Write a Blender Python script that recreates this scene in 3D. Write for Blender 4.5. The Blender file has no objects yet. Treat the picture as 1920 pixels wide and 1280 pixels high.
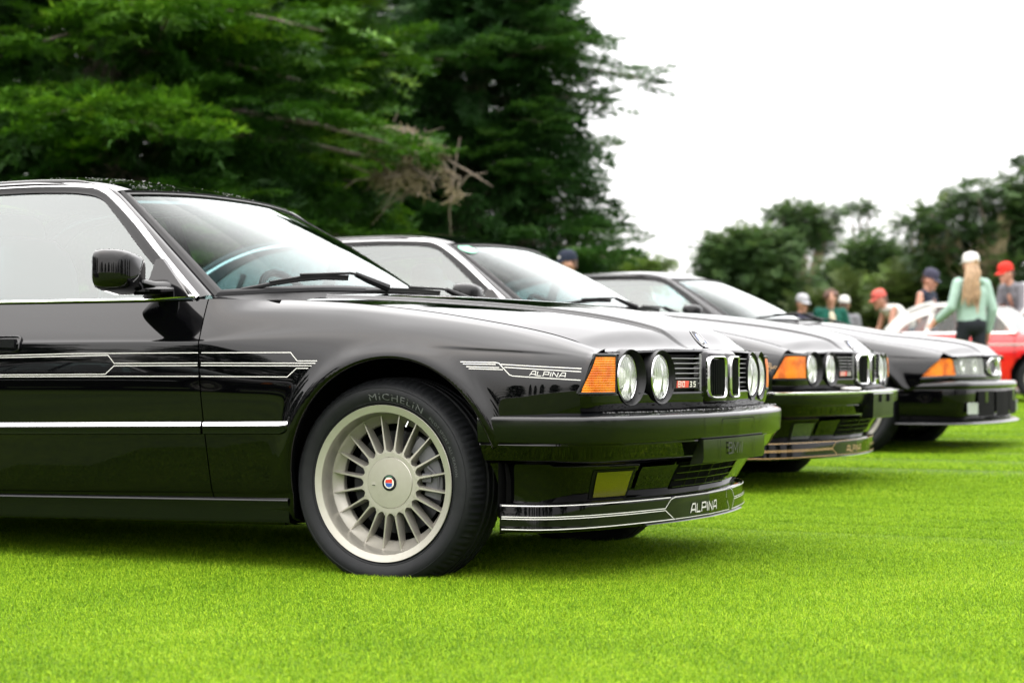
import bpy, bmesh, math, random
import numpy as np
from mathutils import Vector, Matrix

S = bpy.context.scene
COL = S.collection
PI = math.pi
rad = math.radians

# ------------------------------------------------------------------ camera
CAM = np.array([3.02, -6.06, 0.6726]); YAW = 0.45747; PITCH = 0.01203
cd = bpy.data.cameras.new('camera'); cam = bpy.data.objects.new('camera', cd); COL.objects.link(cam)
cam.location = CAM; cam.rotation_euler = (PI/2 + PITCH, 0, YAW)
cd.lens = 70; cd.sensor_width = 36; cd.clip_start = 0.05; cd.clip_end = 2000
cd.dof.use_dof = True; cd.dof.focus_distance = 5.9; cd.dof.aperture_fstop = 4.0
S.camera = cam
S.view_settings.view_transform = 'Standard'; S.view_settings.look = 'None'
S.view_settings.exposure = 2.65; S.view_settings.gamma = 1.0; S.view_settings.use_curve_mapping = False

# ------------------------------------------------------------------ overcast sky
SUN_EL, SUN_AZ = rad(55), rad(215)
w = bpy.data.worlds.new('World'); S.world = w; w.use_nodes = True
nt = w.node_tree; nt.nodes.clear()
def N(t, **k):
    n = nt.nodes.new(t)
    for a, b in k.items(): setattr(n, a, b)
    return n
out = N('ShaderNodeOutputWorld'); bg = N('ShaderNodeBackground'); bg.inputs['Strength'].default_value = 0.1
sky = N('ShaderNodeTexSky', sky_type='NISHITA', sun_disc=False, sun_elevation=SUN_EL, sun_rotation=SUN_AZ)
sky.air_density = 1.0; sky.dust_density = 4.0; sky.ozone_density = 1.0
tc = N('ShaderNodeTexCoord'); sp = N('ShaderNodeSeparateXYZ')
nt.links.new(tc.outputs['Generated'], sp.inputs[0])
mr = N('ShaderNodeMapRange'); mr.inputs[1].default_value = 0.0; mr.inputs[2].default_value = 1.0
mr.inputs[3].default_value = 2.1; mr.inputs[4].default_value = 13.0
nt.links.new(sp.outputs['Z'], mr.inputs[0])
nz = N('ShaderNodeTexNoise'); nz.inputs['Scale'].default_value = 2.2; nz.inputs['Detail'].default_value = 4
mpg = N('ShaderNodeMapping'); mpg.inputs['Scale'].default_value = (1, 1, 2.6)
nt.links.new(tc.outputs['Generated'], mpg.inputs[0]); nt.links.new(mpg.outputs[0], nz.inputs['Vector'])
mr2 = N('ShaderNodeMapRange'); mr2.inputs[1].default_value = 0.3; mr2.inputs[2].default_value = 0.7
mr2.inputs[3].default_value = 0.86; mr2.inputs[4].default_value = 1.12
nt.links.new(nz.outputs['Fac'], mr2.inputs[0])
mu = N('ShaderNodeMath', operation='MULTIPLY'); nt.links.new(mr.outputs[0], mu.inputs[0]); nt.links.new(mr2.outputs[0], mu.inputs[1])
vm = N('ShaderNodeVectorMath', operation='SCALE'); vm.inputs[0].default_value = (1.0, 0.978, 0.972)
nt.links.new(mu.outputs[0], vm.inputs['Scale'])
mx = N('ShaderNodeMixRGB'); mx.inputs[0].default_value = 0.93
nt.links.new(sky.outputs[0], mx.inputs[1]); nt.links.new(vm.outputs[0], mx.inputs[2])
nt.links.new(mx.outputs[0], bg.inputs['Color']); nt.links.new(bg.outputs[0], out.inputs[0])

sd = bpy.data.lights.new('sun', 'SUN'); sun = bpy.data.objects.new('sun', sd); COL.objects.link(sun)
sd.energy = 0.5; sd.angle = rad(150); sd.color = (1.0, 0.96, 0.9)
# direction towards the sun matches the sky texture (rotation measured from +Y, clockwise)
sdir = Vector((math.sin(SUN_AZ)*math.cos(SUN_EL), math.cos(SUN_AZ)*math.cos(SUN_EL), math.sin(SUN_EL)))
sun.rotation_euler = sdir.to_track_quat('Z', 'Y').to_euler(); sun.location = (0, 0, 30)

# ------------------------------------------------------------------ helpers
FW = np.array([-math.sin(YAW), math.cos(YAW)]); RT = np.array([math.cos(YAW), math.sin(YAW)])
def place(px, d):                                   # where a thing stands: bearing (photo px) and distance in metres
    p = CAM[:2] + FW*d + RT*(px-960)/3733.0*d
    return float(p[0]), float(p[1])
def lawn_z(y):
    t = np.clip((np.asarray(y, float)-1.0)/23.0, 0, 1)
    return 0.032 + 0.22*(t*(2-t)*0.6 + 0.4*t)

def pch(xs, ys, x):
    xs = np.asarray(xs, float); ys = np.asarray(ys, float); x = np.clip(np.asarray(x, float), xs[0], xs[-1])
    h = np.diff(xs); d = np.diff(ys)/h; m = np.zeros_like(ys)
    m[0] = d[0]; m[-1] = d[-1]
    for i in range(1, len(xs)-1):
        if d[i-1]*d[i] > 0:
            w1 = 2*h[i]+h[i-1]; w2 = h[i]+2*h[i-1]; m[i] = (w1+w2)/(w1/d[i-1]+w2/d[i])
    k = np.clip(np.searchsorted(xs, x)-1, 0, len(h)-1)
    t = (x-xs[k])/h[k]; t2 = t*t; t3 = t2*t
    return ys[k]*(2*t3-3*t2+1)+h[k]*m[k]*(t3-2*t2+t)+ys[k+1]*(-2*t3+3*t2)+h[k]*m[k+1]*(t3-t2)

def lerp(a, b, t): return a+(b-a)*t
def sstep(a, b, x):
    t = np.clip((x-a)/(b-a), 0, 1); return t*t*(3-2*t)

class MB:
    """collects shapes; build() links them as ONE mesh object"""
    def __init__(s): s.v = []; s.f = []; s.m = []; s.n = 0
    def add(s, verts, faces, mat=0):
        verts = np.asarray(verts, float).reshape(-1, 3)
        s.v.append(verts); o = s.n; s.n += len(verts)
        for f in faces: s.f.append(tuple(i+o for i in f)); s.m.append(mat)
        return o
    def grid(s, P, mat=0, closeu=False, closev=False, mask=None):
        P = np.asarray(P, float); nu, nv = P.shape[:2]; F = []
        for i in range(nu if closeu else nu-1):
            i2 = (i+1) % nu
            for j in range(nv if closev else nv-1):
                j2 = (j+1) % nv
                if mask is not None and not mask[i, j]: continue
                F.append((i*nv+j, i2*nv+j, i2*nv+j2, i*nv+j2))
        s.add(P.reshape(-1, 3), F, mat)
    def box(s, lo, hi, mat=0):
        x0, y0, z0 = lo; x1, y1, z1 = hi
        s.add([(x0,y0,z0),(x1,y0,z0),(x1,y1,z0),(x0,y1,z0),(x0,y0,z1),(x1,y0,z1),(x1,y1,z1),(x0,y1,z1)],
              [(0,3,2,1),(4,5,6,7),(0,1,5,4),(1,2,6,5),(2,3,7,6),(3,0,4,7)], mat)
    def tube(s, pts, r, n=8, mat=0, cap=True, flat=1.0):
        pts = [Vector(p) for p in pts]; L = len(pts); rr = r if hasattr(r, '__len__') else [r]*L
        ring = []; prev = None
        for i, p in enumerate(pts):
            d = (pts[min(i+1, L-1)]-pts[max(i-1, 0)]).normalized()
            u = (prev - d*prev.dot(d)) if prev is not None else (Vector((0,0,1)) if abs(d.z) < .9 else Vector((1,0,0)))
            u = (u - d*u.dot(d)).normalized(); v = d.cross(u); prev = u
            ring.append([p+(u*math.cos(a)*flat+v*math.sin(a))*rr[i] for a in [2*PI*k/n for k in range(n)]])
        P = np.array([[list(q) for q in R] for R in ring])
        F = [(i*n+k, i*n+(k+1) % n, (i+1)*n+(k+1) % n, (i+1)*n+k) for i in range(L-1) for k in range(n)]
        if cap: F += [tuple(range(n))[::-1], tuple((L-1)*n+k for k in range(n))]
        s.add(P.reshape(-1, 3), F, mat)
    def blob(s, c, r, nu=14, nv=10, p=1.0, mat=0, R=None):
        """superellipsoid: p=1 ellipsoid, smaller p boxier"""
        c = np.array(c, float); r = np.array(r, float)
        f = lambda t: np.sign(t)*np.abs(t)**p
        th = np.linspace(-PI, PI, nu, endpoint=False); ph = np.linspace(-PI/2, PI/2, nv)
        T, H = np.meshgrid(th, ph, indexing='ij')
        P = np.stack([f(np.cos(H))*f(np.cos(T)), f(np.cos(H))*f(np.sin(T)), f(np.sin(H))], -1)*r
        if R is not None: P = P @ np.array(R).T
        s.grid(P+c, mat, closeu=True)
    def lathe(s, prof, n=48, axis='y', c=(0,0,0), mat=0, a0=0.0, a1=2*PI, rfun=None):
        """prof: (r, w); turned about the y axis (w along -y, outwards)"""
        full = abs(a1-a0-2*PI) < 1e-6
        A = np.linspace(a0, a1, n, endpoint=not full); pr = np.array(prof, float)
        Rr = np.repeat(pr[None, :, 0], n, 0)
        if rfun is not None: Rr = rfun(Rr, pr[None, :, 1], A[:, None])
        X = Rr*np.cos(A)[:, None]; Z = Rr*np.sin(A)[:, None]; Y = -np.repeat(pr[None, :, 1], n, 0)
        s.grid(np.stack([X+c[0], Y+c[1], Z+c[2]], -1), mat, closeu=full)
    def build(s, name, mats, parent=None, smooth=40, warp=None, mirror=False):
        V = np.concatenate(s.v) if s.v else np.zeros((0, 3))
        if mirror: V = V*np.array([1, -1, 1])
        if warp is not None: V = warp(V)
        me = bpy.data.meshes.new(name)
        F = [f[::-1] for f in s.f] if mirror else s.f
        me.from_pydata(V.tolist(), [], F)
        if not isinstance(mats, (list, tuple)): mats = [mats]
        for m in mats: me.materials.append(m)
        if len(mats) > 1: me.polygons.foreach_set('material_index', np.array(s.m, 'i'))
        if smooth:
            me.polygons.foreach_set('use_smooth', np.ones(len(me.polygons), bool))
            if smooth < 180: me.set_sharp_from_angle(angle=rad(smooth))
        me.update()
        return link(name, me, parent)
def link(name, me, parent=None):
    o = bpy.data.objects.new(name, me); COL.objects.link(o)
    if parent is not None: o.parent = parent
    return o
def tag(o, label=None, cat=None, group=None, kind=None):
    if label: o['label'] = label
    if cat: o['category'] = cat
    if group: o['group'] = group
    if kind: o['kind'] = kind
    return o
def empty(name, loc, rz=0):
    o = bpy.data.objects.new(name, None); COL.objects.link(o); o.location = loc; o.rotation_euler = (0, 0, rz)
    o.empty_display_size = .2; return o
CHILD = {}
def copy_tree(o, parent=None):
    c = o.copy(); COL.objects.link(c)
    if parent is not None: c.parent = parent
    for ch in list(o.children): copy_tree(ch, c)
    return c

# ------------------------------------------------------------------ materials
def mat(name, col=(.5,.5,.5), rough=.5, metal=0., coat=0., ior=1.5, spec=None, bump=None, noise=None, coat_r=.03):
    m = bpy.data.materials.new(name); m.use_nodes = True; n = m.node_tree; b = n.nodes['Principled BSDF']
    b.inputs['Base Color'].default_value = (*col, 1); b.inputs['Roughness'].default_value = rough
    b.inputs['Metallic'].default_value = metal; b.inputs['IOR'].default_value = ior
    b.inputs['Coat Weight'].default_value = coat; b.inputs['Coat Roughness'].default_value = coat_r
    if spec is not None: b.inputs['Specular IOR Level'].default_value = spec
    if noise:                                       # (scale, colour2, amount)
        sc, c2, am = noise[:3]
        t = n.nodes.new('ShaderNodeTexNoise'); t.inputs['Scale'].default_value = sc; t.inputs['Detail'].default_value = 5
        g = n.nodes.new('ShaderNodeNewGeometry'); n.links.new(g.outputs['Position'], t.inputs['Vector'])
        r = n.nodes.new('ShaderNodeMapRange'); r.inputs[1].default_value = .35; r.inputs[2].default_value = .65; r.inputs[4].default_value = am
        n.links.new(t.outputs['Fac'], r.inputs[0])
        k = n.nodes.new('ShaderNodeMixRGB'); k.inputs[1].default_value = (*col, 1); k.inputs[2].default_value = (*c2, 1)
        n.links.new(r.outputs[0], k.inputs[0]); n.links.new(k.outputs[0], b.inputs['Base Color'])
    if bump:                                        # (scale, strength, distance)
        t = n.nodes.new('ShaderNodeTexNoise'); t.inputs['Scale'].default_value = bump[0]; t.inputs['Detail'].default_value = 3
        tcn = n.nodes.new('ShaderNodeTexCoord'); n.links.new(tcn.outputs['Object'], t.inputs['Vector'])
        p = n.nodes.new('ShaderNodeBump'); p.inputs['Strength'].default_value = bump[1]; p.inputs['Distance'].default_value = bump[2]
        n.links.new(t.outputs['Fac'], p.inputs['Height']); n.links.new(p.outputs[0], b.inputs['Normal'])
    return m
def glass(name, tint=(.6,.75,.72), f0=.085, pol=False):
    """thin window pane: Fresnel reflection over tinted see-through"""
    m = bpy.data.materials.new(name); m.use_nodes = True; n = m.node_tree; n.nodes.clear(); L = n.links.new
    o = n.nodes.new('ShaderNodeOutputMaterial'); mix = n.nodes.new('ShaderNodeMixShader')
    tr = n.nodes.new('ShaderNodeBsdfTransparent'); tr.inputs[0].default_value = (*tint, 1)
    gl = n.nodes.new('ShaderNodeBsdfGlossy'); gl.inputs['Roughness'].default_value = .01; gl.inputs[0].default_value = (.95, 1, .985, 1)
    g = n.nodes.new('ShaderNodeNewGeometry'); d = n.nodes.new('ShaderNodeVectorMath'); d.operation = 'DOT_PRODUCT'
    L(g.outputs['Normal'], d.inputs[0]); L(g.outputs['Incoming'], d.inputs[1])
    def M(op, a, b=None):
        q = n.nodes.new('ShaderNodeMath'); q.operation = op
        for i, x in enumerate((a, b)):
            if x is None: continue
            if isinstance(x, (int, float)): q.inputs[i].default_value = x
            else: L(x, q.inputs[i])
        return q.outputs[0]
    c = M('ABSOLUTE', d.outputs['Value']); k = M('POWER', M('SUBTRACT', 1.0, c), 4.6)
    f = M('ADD', M('MULTIPLY', k, 1-f0), f0)
    if pol:                                         # reflectance of the pane for light polarised in the plane of incidence
        ct = M('SQRT', M('SUBTRACT', 1.0, M('MULTIPLY', M('SUBTRACT', 1.0, M('MULTIPLY', c, c)), 1/1.52**2)))
        nc = M('MULTIPLY', c, 1.52); q_ = M('DIVIDE', M('SUBTRACT', nc, ct), M('ADD', nc, ct)); f = M('MINIMUM', M('MULTIPLY', M('MULTIPLY', q_, q_), 1.9), 1.0)
    L(f, mix.inputs[0]); L(tr.outputs[0], mix.inputs[1]); L(gl.outputs[0], mix.inputs[2]); L(mix.outputs[0], o.inputs[0])
    return m

M = {}
M['paint'] = mat('black_paint', (.0006,.0006,.0008), .012, coat=0., ior=1.37)
M['trim'] = mat('satin_black_trim', (.0014,.0016,.002), .20, ior=1.42, bump=(300, .05, .001))
M['flat'] = mat('flat_black_plastic', (.0016,.0016,.0018), .5, spec=.22)
M['bezel'] = mat('bezel_black', (.0022,.0023,.0027), .42, spec=.22)
M['dark'] = mat('dark_underbody', (.001,.001,.001), .9, spec=.1)
M['rubber'] = mat('window_rubber', (.0014,.0014,.0017), .42, spec=.16)
M['tyre'] = mat('tyre_rubber', (.0042,.0047,.0055), .62, spec=.2, noise=(30, (.0075,.0082,.009), .6), bump=(120, .12, .002))
M['tyretext'] = mat('tyre_lettering', (.055,.058,.06), .6)
M['chrome'] = mat('chrome', (.60,.60,.60), .06, metal=1.0)
M['alloy'] = mat('alloy_paint', (.34,.325,.285), .34, metal=.7, coat=.25, coat_r=.15, noise=(60, (.31,.295,.255), .5))
M['steel'] = mat('brake_steel', (.03,.03,.032), .45, metal=1.0)
M['caliper'] = mat('caliper_iron', (.05,.05,.055), .5)
M['white'] = mat('white_pinstripe', (.44,.43,.41), .4)
M['gold'] = mat('gold_pinstripe', (.36,.22,.09), .4)
M['red'] = mat('red_enamel', (.42,.02,.012), .3, coat=.3)
M['blue'] = mat('blue_enamel', (.012,.05,.22), .3, coat=.3)
M['badgewhite'] = mat('badge_silver', (.5,.48,.42), .4)
M['reflector'] = mat('lamp_reflector', (.75,.76,.74), .30, metal=1.0)
M['lens'] = glass('lamp_glass', (.93,.95,.92), .10)
M['bulb'] = mat('lamp_bulb', (.75,.75,.7), .2)
M['glass'] = glass('window_glass', (.42,.60,.60), .085)
M['screen'] = glass('windscreen_glass', (.42,.55,.57), .050, True)
M['interior'] = mat('interior_leather', (.004,.0045,.005), .6)
M['fog'] = mat('yellow_fog_glass', (.11,.105,.004), .12, coat=.2, bump=(160, .3, .003))
M['green_sticker'] = mat('green_sticker', (.08,.30,.18), .5)

def amber_mat():
    m = mat('amber_lens', (.80,.17,.006), .38, coat=0., ior=1.3)
    n = m.node_tree; b = n.nodes['Principled BSDF']
    b.inputs['Subsurface Weight'].default_value = 0
    g = n.nodes.new('ShaderNodeTexCoord'); sx = n.nodes.new('ShaderNodeSeparateXYZ'); n.links.new(g.outputs['Object'], sx.inputs[0])
    def wave(sock, f):
        a = n.nodes.new('ShaderNodeMath'); a.operation = 'MULTIPLY'; n.links.new(sock, a.inputs[0]); a.inputs[1].default_value = f
        c = n.nodes.new('ShaderNodeMath'); c.operation = 'SINE'; n.links.new(a.outputs[0], c.inputs[0]); return c.outputs[0]
    ad = n.nodes.new('ShaderNodeMath'); ad.operation = 'ADD'
    n.links.new(wave(sx.outputs['Z'], 900), ad.inputs[0]); n.links.new(wave(sx.outputs['Y'], 900), ad.inputs[1])
    p = n.nodes.new('ShaderNodeBump'); p.inputs['Strength'].default_value = .5; p.inputs['Distance'].default_value = .0015
    n.links.new(ad.outputs[0], p.inputs['Height']); n.links.new(p.outputs[0], b.inputs['Normal'])
    t = n.nodes.new('ShaderNodeTexNoise'); t.inputs['Scale'].default_value = 16; n.links.new(g.outputs['Object'], t.inputs['Vector'])
    k = n.nodes.new('ShaderNodeMixRGB'); k.inputs[1].default_value = (.36,.066,.0005,1); k.inputs[2].default_value = (.58,.155,.001,1)
    r = n.nodes.new('ShaderNodeMapRange'); r.inputs[1].default_value = .38; r.inputs[2].default_value = .6
    n.links.new(t.outputs['Fac'], r.inputs[0]); n.links.new(r.outputs[0], k.inputs[0]); n.links.new(k.outputs[0], b.inputs['Base Color'])
    return m
M['amber'] = amber_mat()
def flute():
    m = glass('fluted_lamp_glass', (.93,.95,.92), .07); n = m.node_tree; o = n.nodes['Material Output'] if 'Material Output' in n.nodes else [q for q in n.nodes if q.type == 'OUTPUT_MATERIAL'][0]
    old = o.inputs[0].links[0].from_socket; mx_ = n.nodes.new('ShaderNodeMixShader'); tr = n.nodes.new('ShaderNodeBsdfDiffuse'); tr.inputs[0].default_value = (.30,.31,.28,1)
    t = n.nodes.new('ShaderNodeTexCoord'); w_ = n.nodes.new('ShaderNodeTexWave'); w_.bands_direction = 'Y'; w_.inputs['Scale'].default_value = 28; w_.inputs['Distortion'].default_value = .6; n.links.new(t.outputs['Object'], w_.inputs['Vector'])
    r = n.nodes.new('ShaderNodeMapRange'); r.inputs[3].default_value = .18; r.inputs[4].default_value = .55; n.links.new(w_.outputs['Fac'], r.inputs[0])
    n.links.new(r.outputs[0], mx_.inputs[0]); n.links.new(old, mx_.inputs[1]); n.links.new(tr.outputs[0], mx_.inputs[2]); n.links.new(mx_.outputs[0], o.inputs[0]); return m
M['lens_flute'] = flute()
M['barlight'] = mat('grille_bar_edge', (.10,.10,.10), .3, spec=.8)
M['trimdark'] = mat('embossed_trim', (.004,.004,.005), .5)
M['water'] = mat('water', (.02,.02,.02), .02, ior=1.33, coat=.6)
M['paleglass2'] = mat('pale_fog_glass', (.22,.24,.22), .15)
M['paintfog'] = mat('grey_fog_glass', (.03,.035,.03), .08, coat=1.0)
M['sunband'] = glass('sun_band_glass', (.10,.42,.44), .05)
# ------------------------------------------------------------------ lawn
def lawn_material():
    m = bpy.data.materials.new('lawn_turf'); m.use_nodes = True; n = m.node_tree; b = n.nodes['Principled BSDF']; L = n.links.new
    g = n.nodes.new('ShaderNodeNewGeometry')
    def noise(sc, det=3):
        t = n.nodes.new('ShaderNodeTexNoise'); t.inputs['Scale'].default_value = sc; t.inputs['Detail'].default_value = det; L(g.outputs['Position'], t.inputs['Vector']); return t.outputs['Fac']
    r = n.nodes.new('ShaderNodeValToRGB'); r.color_ramp.elements[0].position = .36; r.color_ramp.elements[0].color = (.030,.065,.003,1)
    r.color_ramp.elements[1].position = .66; r.color_ramp.elements[1].color = (.10,.165,.006,1)
    a = n.nodes.new('ShaderNodeMath'); a.operation = 'MULTIPLY_ADD'; a.inputs[1].default_value = .45
    L(noise(.9, 4), a.inputs[0])
    c = n.nodes.new('ShaderNodeMath'); c.operation = 'MULTIPLY'; c.inputs[1].default_value = .55; L(noise(26, 5), c.inputs[0]); L(c.outputs[0], a.inputs[2])
    L(a.outputs[0], r.inputs[0]); L(r.outputs[0], b.inputs['Base Color']); b.inputs['Roughness'].default_value = .75; b.inputs['Specular IOR Level'].default_value = .15
    t2 = n.nodes.new('ShaderNodeTexNoise'); t2.inputs['Scale'].default_value = 160; L(g.outputs['Position'], t2.inputs['Vector'])
    p = n.nodes.new('ShaderNodeBump'); p.inputs['Strength'].default_value = .8; p.inputs['Distance'].default_value = .02; L(t2.outputs['Fac'], p.inputs['Height']); L(p.outputs[0], b.inputs['Normal'])
    return m
M['lawn'] = lawn_material()
lb = MB(); ys = np.concatenate([np.linspace(-60, 0, 8)[:-1], np.linspace(0, 30, 40), [45, 80, 200, 900]]); xs_ = np.concatenate([[-900, -200], np.linspace(-40, 50, 30), [200, 900]])
lb.grid(np.array([[(x, y, float(lawn_z(y))) for y in ys] for x in xs_]))
lawn = lb.build('lawn', [M['lawn']], None, smooth=180); tag(lawn, 'flat bright green mown lawn under the parked cars', None, None, 'structure')
def blade_material():
    m = bpy.data.materials.new('grass_blades'); m.use_nodes = True; n = m.node_tree; b = n.nodes['Principled BSDF']; L = n.links.new
    g = n.nodes.new('ShaderNodeNewGeometry'); at = n.nodes.new('ShaderNodeAttribute'); at.attribute_name = 'rnd'
    t = n.nodes.new('ShaderNodeTexNoise'); t.inputs['Scale'].default_value = .9; t.inputs['Detail'].default_value = 9; t.inputs['Roughness'].default_value = .78; L(g.outputs['Position'], t.inputs['Vector'])
    a = n.nodes.new('ShaderNodeMath'); a.operation = 'MULTIPLY_ADD'; a.inputs[1].default_value = .56; L(at.outputs['Fac'], a.inputs[0])
    k = n.nodes.new('ShaderNodeMath'); k.operation = 'MULTIPLY'; k.inputs[1].default_value = .48; L(t.outputs['Fac'], k.inputs[0]); L(k.outputs[0], a.inputs[2])
    r = n.nodes.new('ShaderNodeValToRGB'); e = r.color_ramp.elements
    e[0].position = .22; e[0].color = (.030,.080,.003,1); e[1].position = .80; e[1].color = (.262,.375,.018,1); x = e.new(.52); x.color = (.116,.228,.006,1); y = e.new(.9); y.color = (.36,.35,.09,1)
    L(a.outputs[0], r.inputs[0]); L(r.outputs[0], b.inputs['Base Color']); b.inputs['Roughness'].default_value = .6; b.inputs['Specular IOR Level'].default_value = .06
    tr = n.nodes.new('ShaderNodeBsdfTranslucent'); L(r.outputs[0], tr.inputs[0]); mx_ = n.nodes.new('ShaderNodeMixShader'); mx_.inputs[0].default_value = .22
    L(b.outputs[0], mx_.inputs[1]); L(tr.outputs[0], mx_.inputs[2]); L(mx_.outputs[0], n.nodes['Material Output'].inputs[0])
    return m
M['blade'] = blade_material()
def turf(name, label, T, nb, hw, h0, h1, pts, seed):
    """short turf: one tile of blades, set over the lawn by geometry nodes"""
    rg = np.random.default_rng(seed); x = rg.random(nb)*T-T/2; y = rg.random(nb)*T-T/2; h = (h0+(h1-h0)*rg.random(nb))*np.where(rg.random(nb) < .05, 1.7, 1.0); th = rg.random(nb)*2*PI; lean = .25+1.15*rg.random(nb); ld = rg.random(nb)*2*PI
    wx, wy = np.cos(th)*hw, np.sin(th)*hw; lx, ly = np.cos(ld)*lean*h, np.sin(ld)*lean*h
    V = np.stack([np.stack([x-wx, y-wy, 0*x], -1), np.stack([x+wx, y+wy, 0*x], -1), np.stack([x+wx*.8+lx*.4, y+wy*.8+ly*.4, h*(.62-.12*lean)], -1), np.stack([x-wx*.8+lx*.4, y-wy*.8+ly*.4, h*(.62-.12*lean)], -1), np.stack([x+lx, y+ly, h*(1.08-.55*lean)], -1)], 1).reshape(-1, 3)
    base = np.arange(nb)[:, None]*5
    quads = base+np.array([[0, 1, 2, 3]]); tris = base+np.array([[3, 2, 4]])
    npt = len(pts); allv = np.concatenate([V, pts]); me = bpy.data.meshes.new(name); me.vertices.add(len(allv)); me.vertices.foreach_set('co', allv.ravel())
    li = np.concatenate([quads.ravel(), tris.ravel()]).astype('i'); me.loops.add(len(li)); me.loops.foreach_set('vertex_index', li)
    ls = np.concatenate([np.arange(nb)*4, nb*4+np.arange(nb)*3]).astype('i'); me.polygons.add(2*nb); me.polygons.foreach_set('loop_start', ls)
    at = me.attributes.new('rnd', 'FLOAT', 'POINT'); at.data.foreach_set('value', np.concatenate([np.repeat(rg.random(nb), 5), np.zeros(npt)]).astype('f'))
    ip = me.attributes.new('is_site', 'BOOLEAN', 'POINT'); ip.data.foreach_set('value', np.concatenate([np.zeros(len(V), bool), np.ones(npt, bool)]))
    me.materials.append(M['blade']); me.update(calc_edges=True); me.validate()
    o = link(name, me); ng = bpy.data.node_groups.new('turf_sites', 'GeometryNodeTree')
    ng.interface.new_socket('Geometry', in_out='INPUT', socket_type='NodeSocketGeometry'); ng.interface.new_socket('Geometry', in_out='OUTPUT', socket_type='NodeSocketGeometry')
    G = ng.nodes.new; Lk = ng.links.new; gi = G('NodeGroupInput'); go = G('NodeGroupOutput'); na = G('GeometryNodeInputNamedAttribute'); na.data_type = 'BOOLEAN'; na.inputs['Name'].default_value = 'is_site'
    sg = G('GeometryNodeSeparateGeometry'); sg.domain = 'POINT'; iop = G('GeometryNodeInstanceOnPoints'); rv = G('FunctionNodeRandomValue'); rv.data_type = 'INT'
    Lk(gi.outputs[0], sg.inputs['Geometry']); Lk(na.outputs['Attribute'], sg.inputs['Selection'])
    Lk(sg.outputs['Selection'], iop.inputs['Points']); Lk(sg.outputs['Inverted'], iop.inputs['Instance'])
    rv.inputs[4].default_value = 0; rv.inputs[5].default_value = 3
    mu_ = G('ShaderNodeMath'); mu_.operation = 'MULTIPLY'; mu_.inputs[1].default_value = PI/2; Lk(rv.outputs[2], mu_.inputs[0])
    cx = G('ShaderNodeCombineXYZ'); Lk(mu_.outputs[0], cx.inputs[2]); Lk(cx.outputs[0], iop.inputs['Rotation']); Lk(iop.outputs[0], go.inputs[0])
    md = o.modifiers.new('turf', 'NODES'); md.node_group = ng
    tag(o, label, None, None, 'stuff'); return o
def sites(d0, d1, T, side):
    R = []
    n = int(90/T)
    ix = np.arange(-n, n)*T
    X, Y = np.meshgrid(ix, ix); X = X.ravel(); Y = Y.ravel(); q = np.stack([X-CAM[0], Y-CAM[1]], -1); d = q @ FW; l = q @ RT
    k = (d > d0) & (d <= d1) & (np.abs(l) < .262*d+side)
    return np.stack([X[k], Y[k], lawn_z(Y[k])-.002], -1)
turf('grass', 'short bright green turf blades covering the lawn nearest the camera', .36, 11500, .0007, .008, .016, sites(2.6, 10.5, .36, 1.2), 1)
turf('grass', 'short green turf farther back around the second and third cars', .9, 16000, .0016, .008, .017, sites(9.9, 34, .9, 2.0), 2)
# ------------------------------------------------------------------ saloon body (car frame: x forward, near side y<0, front axle x=0)
TX = np.array([-3.80,-3.55,-3.15,-2.76,-2.40,-1.46,-1.00,-.65,-.40,-.20,.05,.30,.50,.66])
def tl(v): return np.array(v, float)
LZ = [tl([.30,.26,.20,.18,.158,.172,.179,.185,.189,.192,.20,.36,.47,.50]),
      tl([.31,.28,.22,.20,.178,.192,.199,.205,.209,.212,.25,.38,.475,.505]),
      tl([.33,.31,.27,.26,.236,.250,.258,.264,.267,.290,.36,.41,.48,.51]),
      tl([.36,.35,.32,.31,.266,.280,.290,.300,.306,.345,.45,.46,.50,.53]),
      tl([.48,.48,.475,.475,.465,.482,.488,.490,.500,.525,.595,.56,.56,.57]),
      tl([.62,.62,.62,.63,.61,.62,.62,.62,.632,.660,.680,.66,.63,.63]),
      tl([.735,.735,.735,.735,.732,.732,.733,.732,.738,.742,.737,.714,.700,.683]),
      tl([.80,.795,.785,.780,.762,.760,.760,.760,.785,.793,.785,.758,.733,.703]),
      tl([.87,.87,.865,.85,.832,.830,.830,.830,.845,.843,.824,.792,.757,.715]),
      tl([.915,.925,.93,.93,.895,.885,.884,.884,.879,.868,.843,.806,.768,.721])]
LS = [tl([.66,.72,.77,.79,.800,.800,.800,.800,.802,.805,.81,.82,.82,.78]),
      tl([.68,.74,.80,.82,.832,.832,.832,.832,.834,.836,.84,.84,.835,.785]),
      tl([.69,.75,.815,.835,.838,.838,.838,.838,.840,.846,.856,.848,.838,.788]),
      tl([.70,.76,.825,.848,.848,.848,.848,.848,.850,.858,.870,.855,.843,.792]),
      tl([.72,.78,.840,.862,.868,.868,.868,.868,.868,.870,.871,.860,.846,.796]),
      tl([.72,.78,.838,.864,.874,.875,.875,.875,.873,.869,.864,.856,.844,.795]),
      tl([.715,.775,.832,.858,.870,.871,.871,.870,.862,.852,.847,.841,.830,.780]),
      tl([.705,.765,.815,.845,.861,.862,.862,.861,.836,.822,.815,.806,.795,.757]),
      tl([.69,.745,.785,.810,.828,.828,.828,.828,.792,.774,.764,.756,.748,.724]),
      tl([.66,.70,.72,.735,.800,.800,.800,.799,.722,.713,.706,.703,.700,.692])]
ARCH = dict(F=(.05, .315, .362, .386), R=(-2.72, .315, .365, .372))
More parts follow.
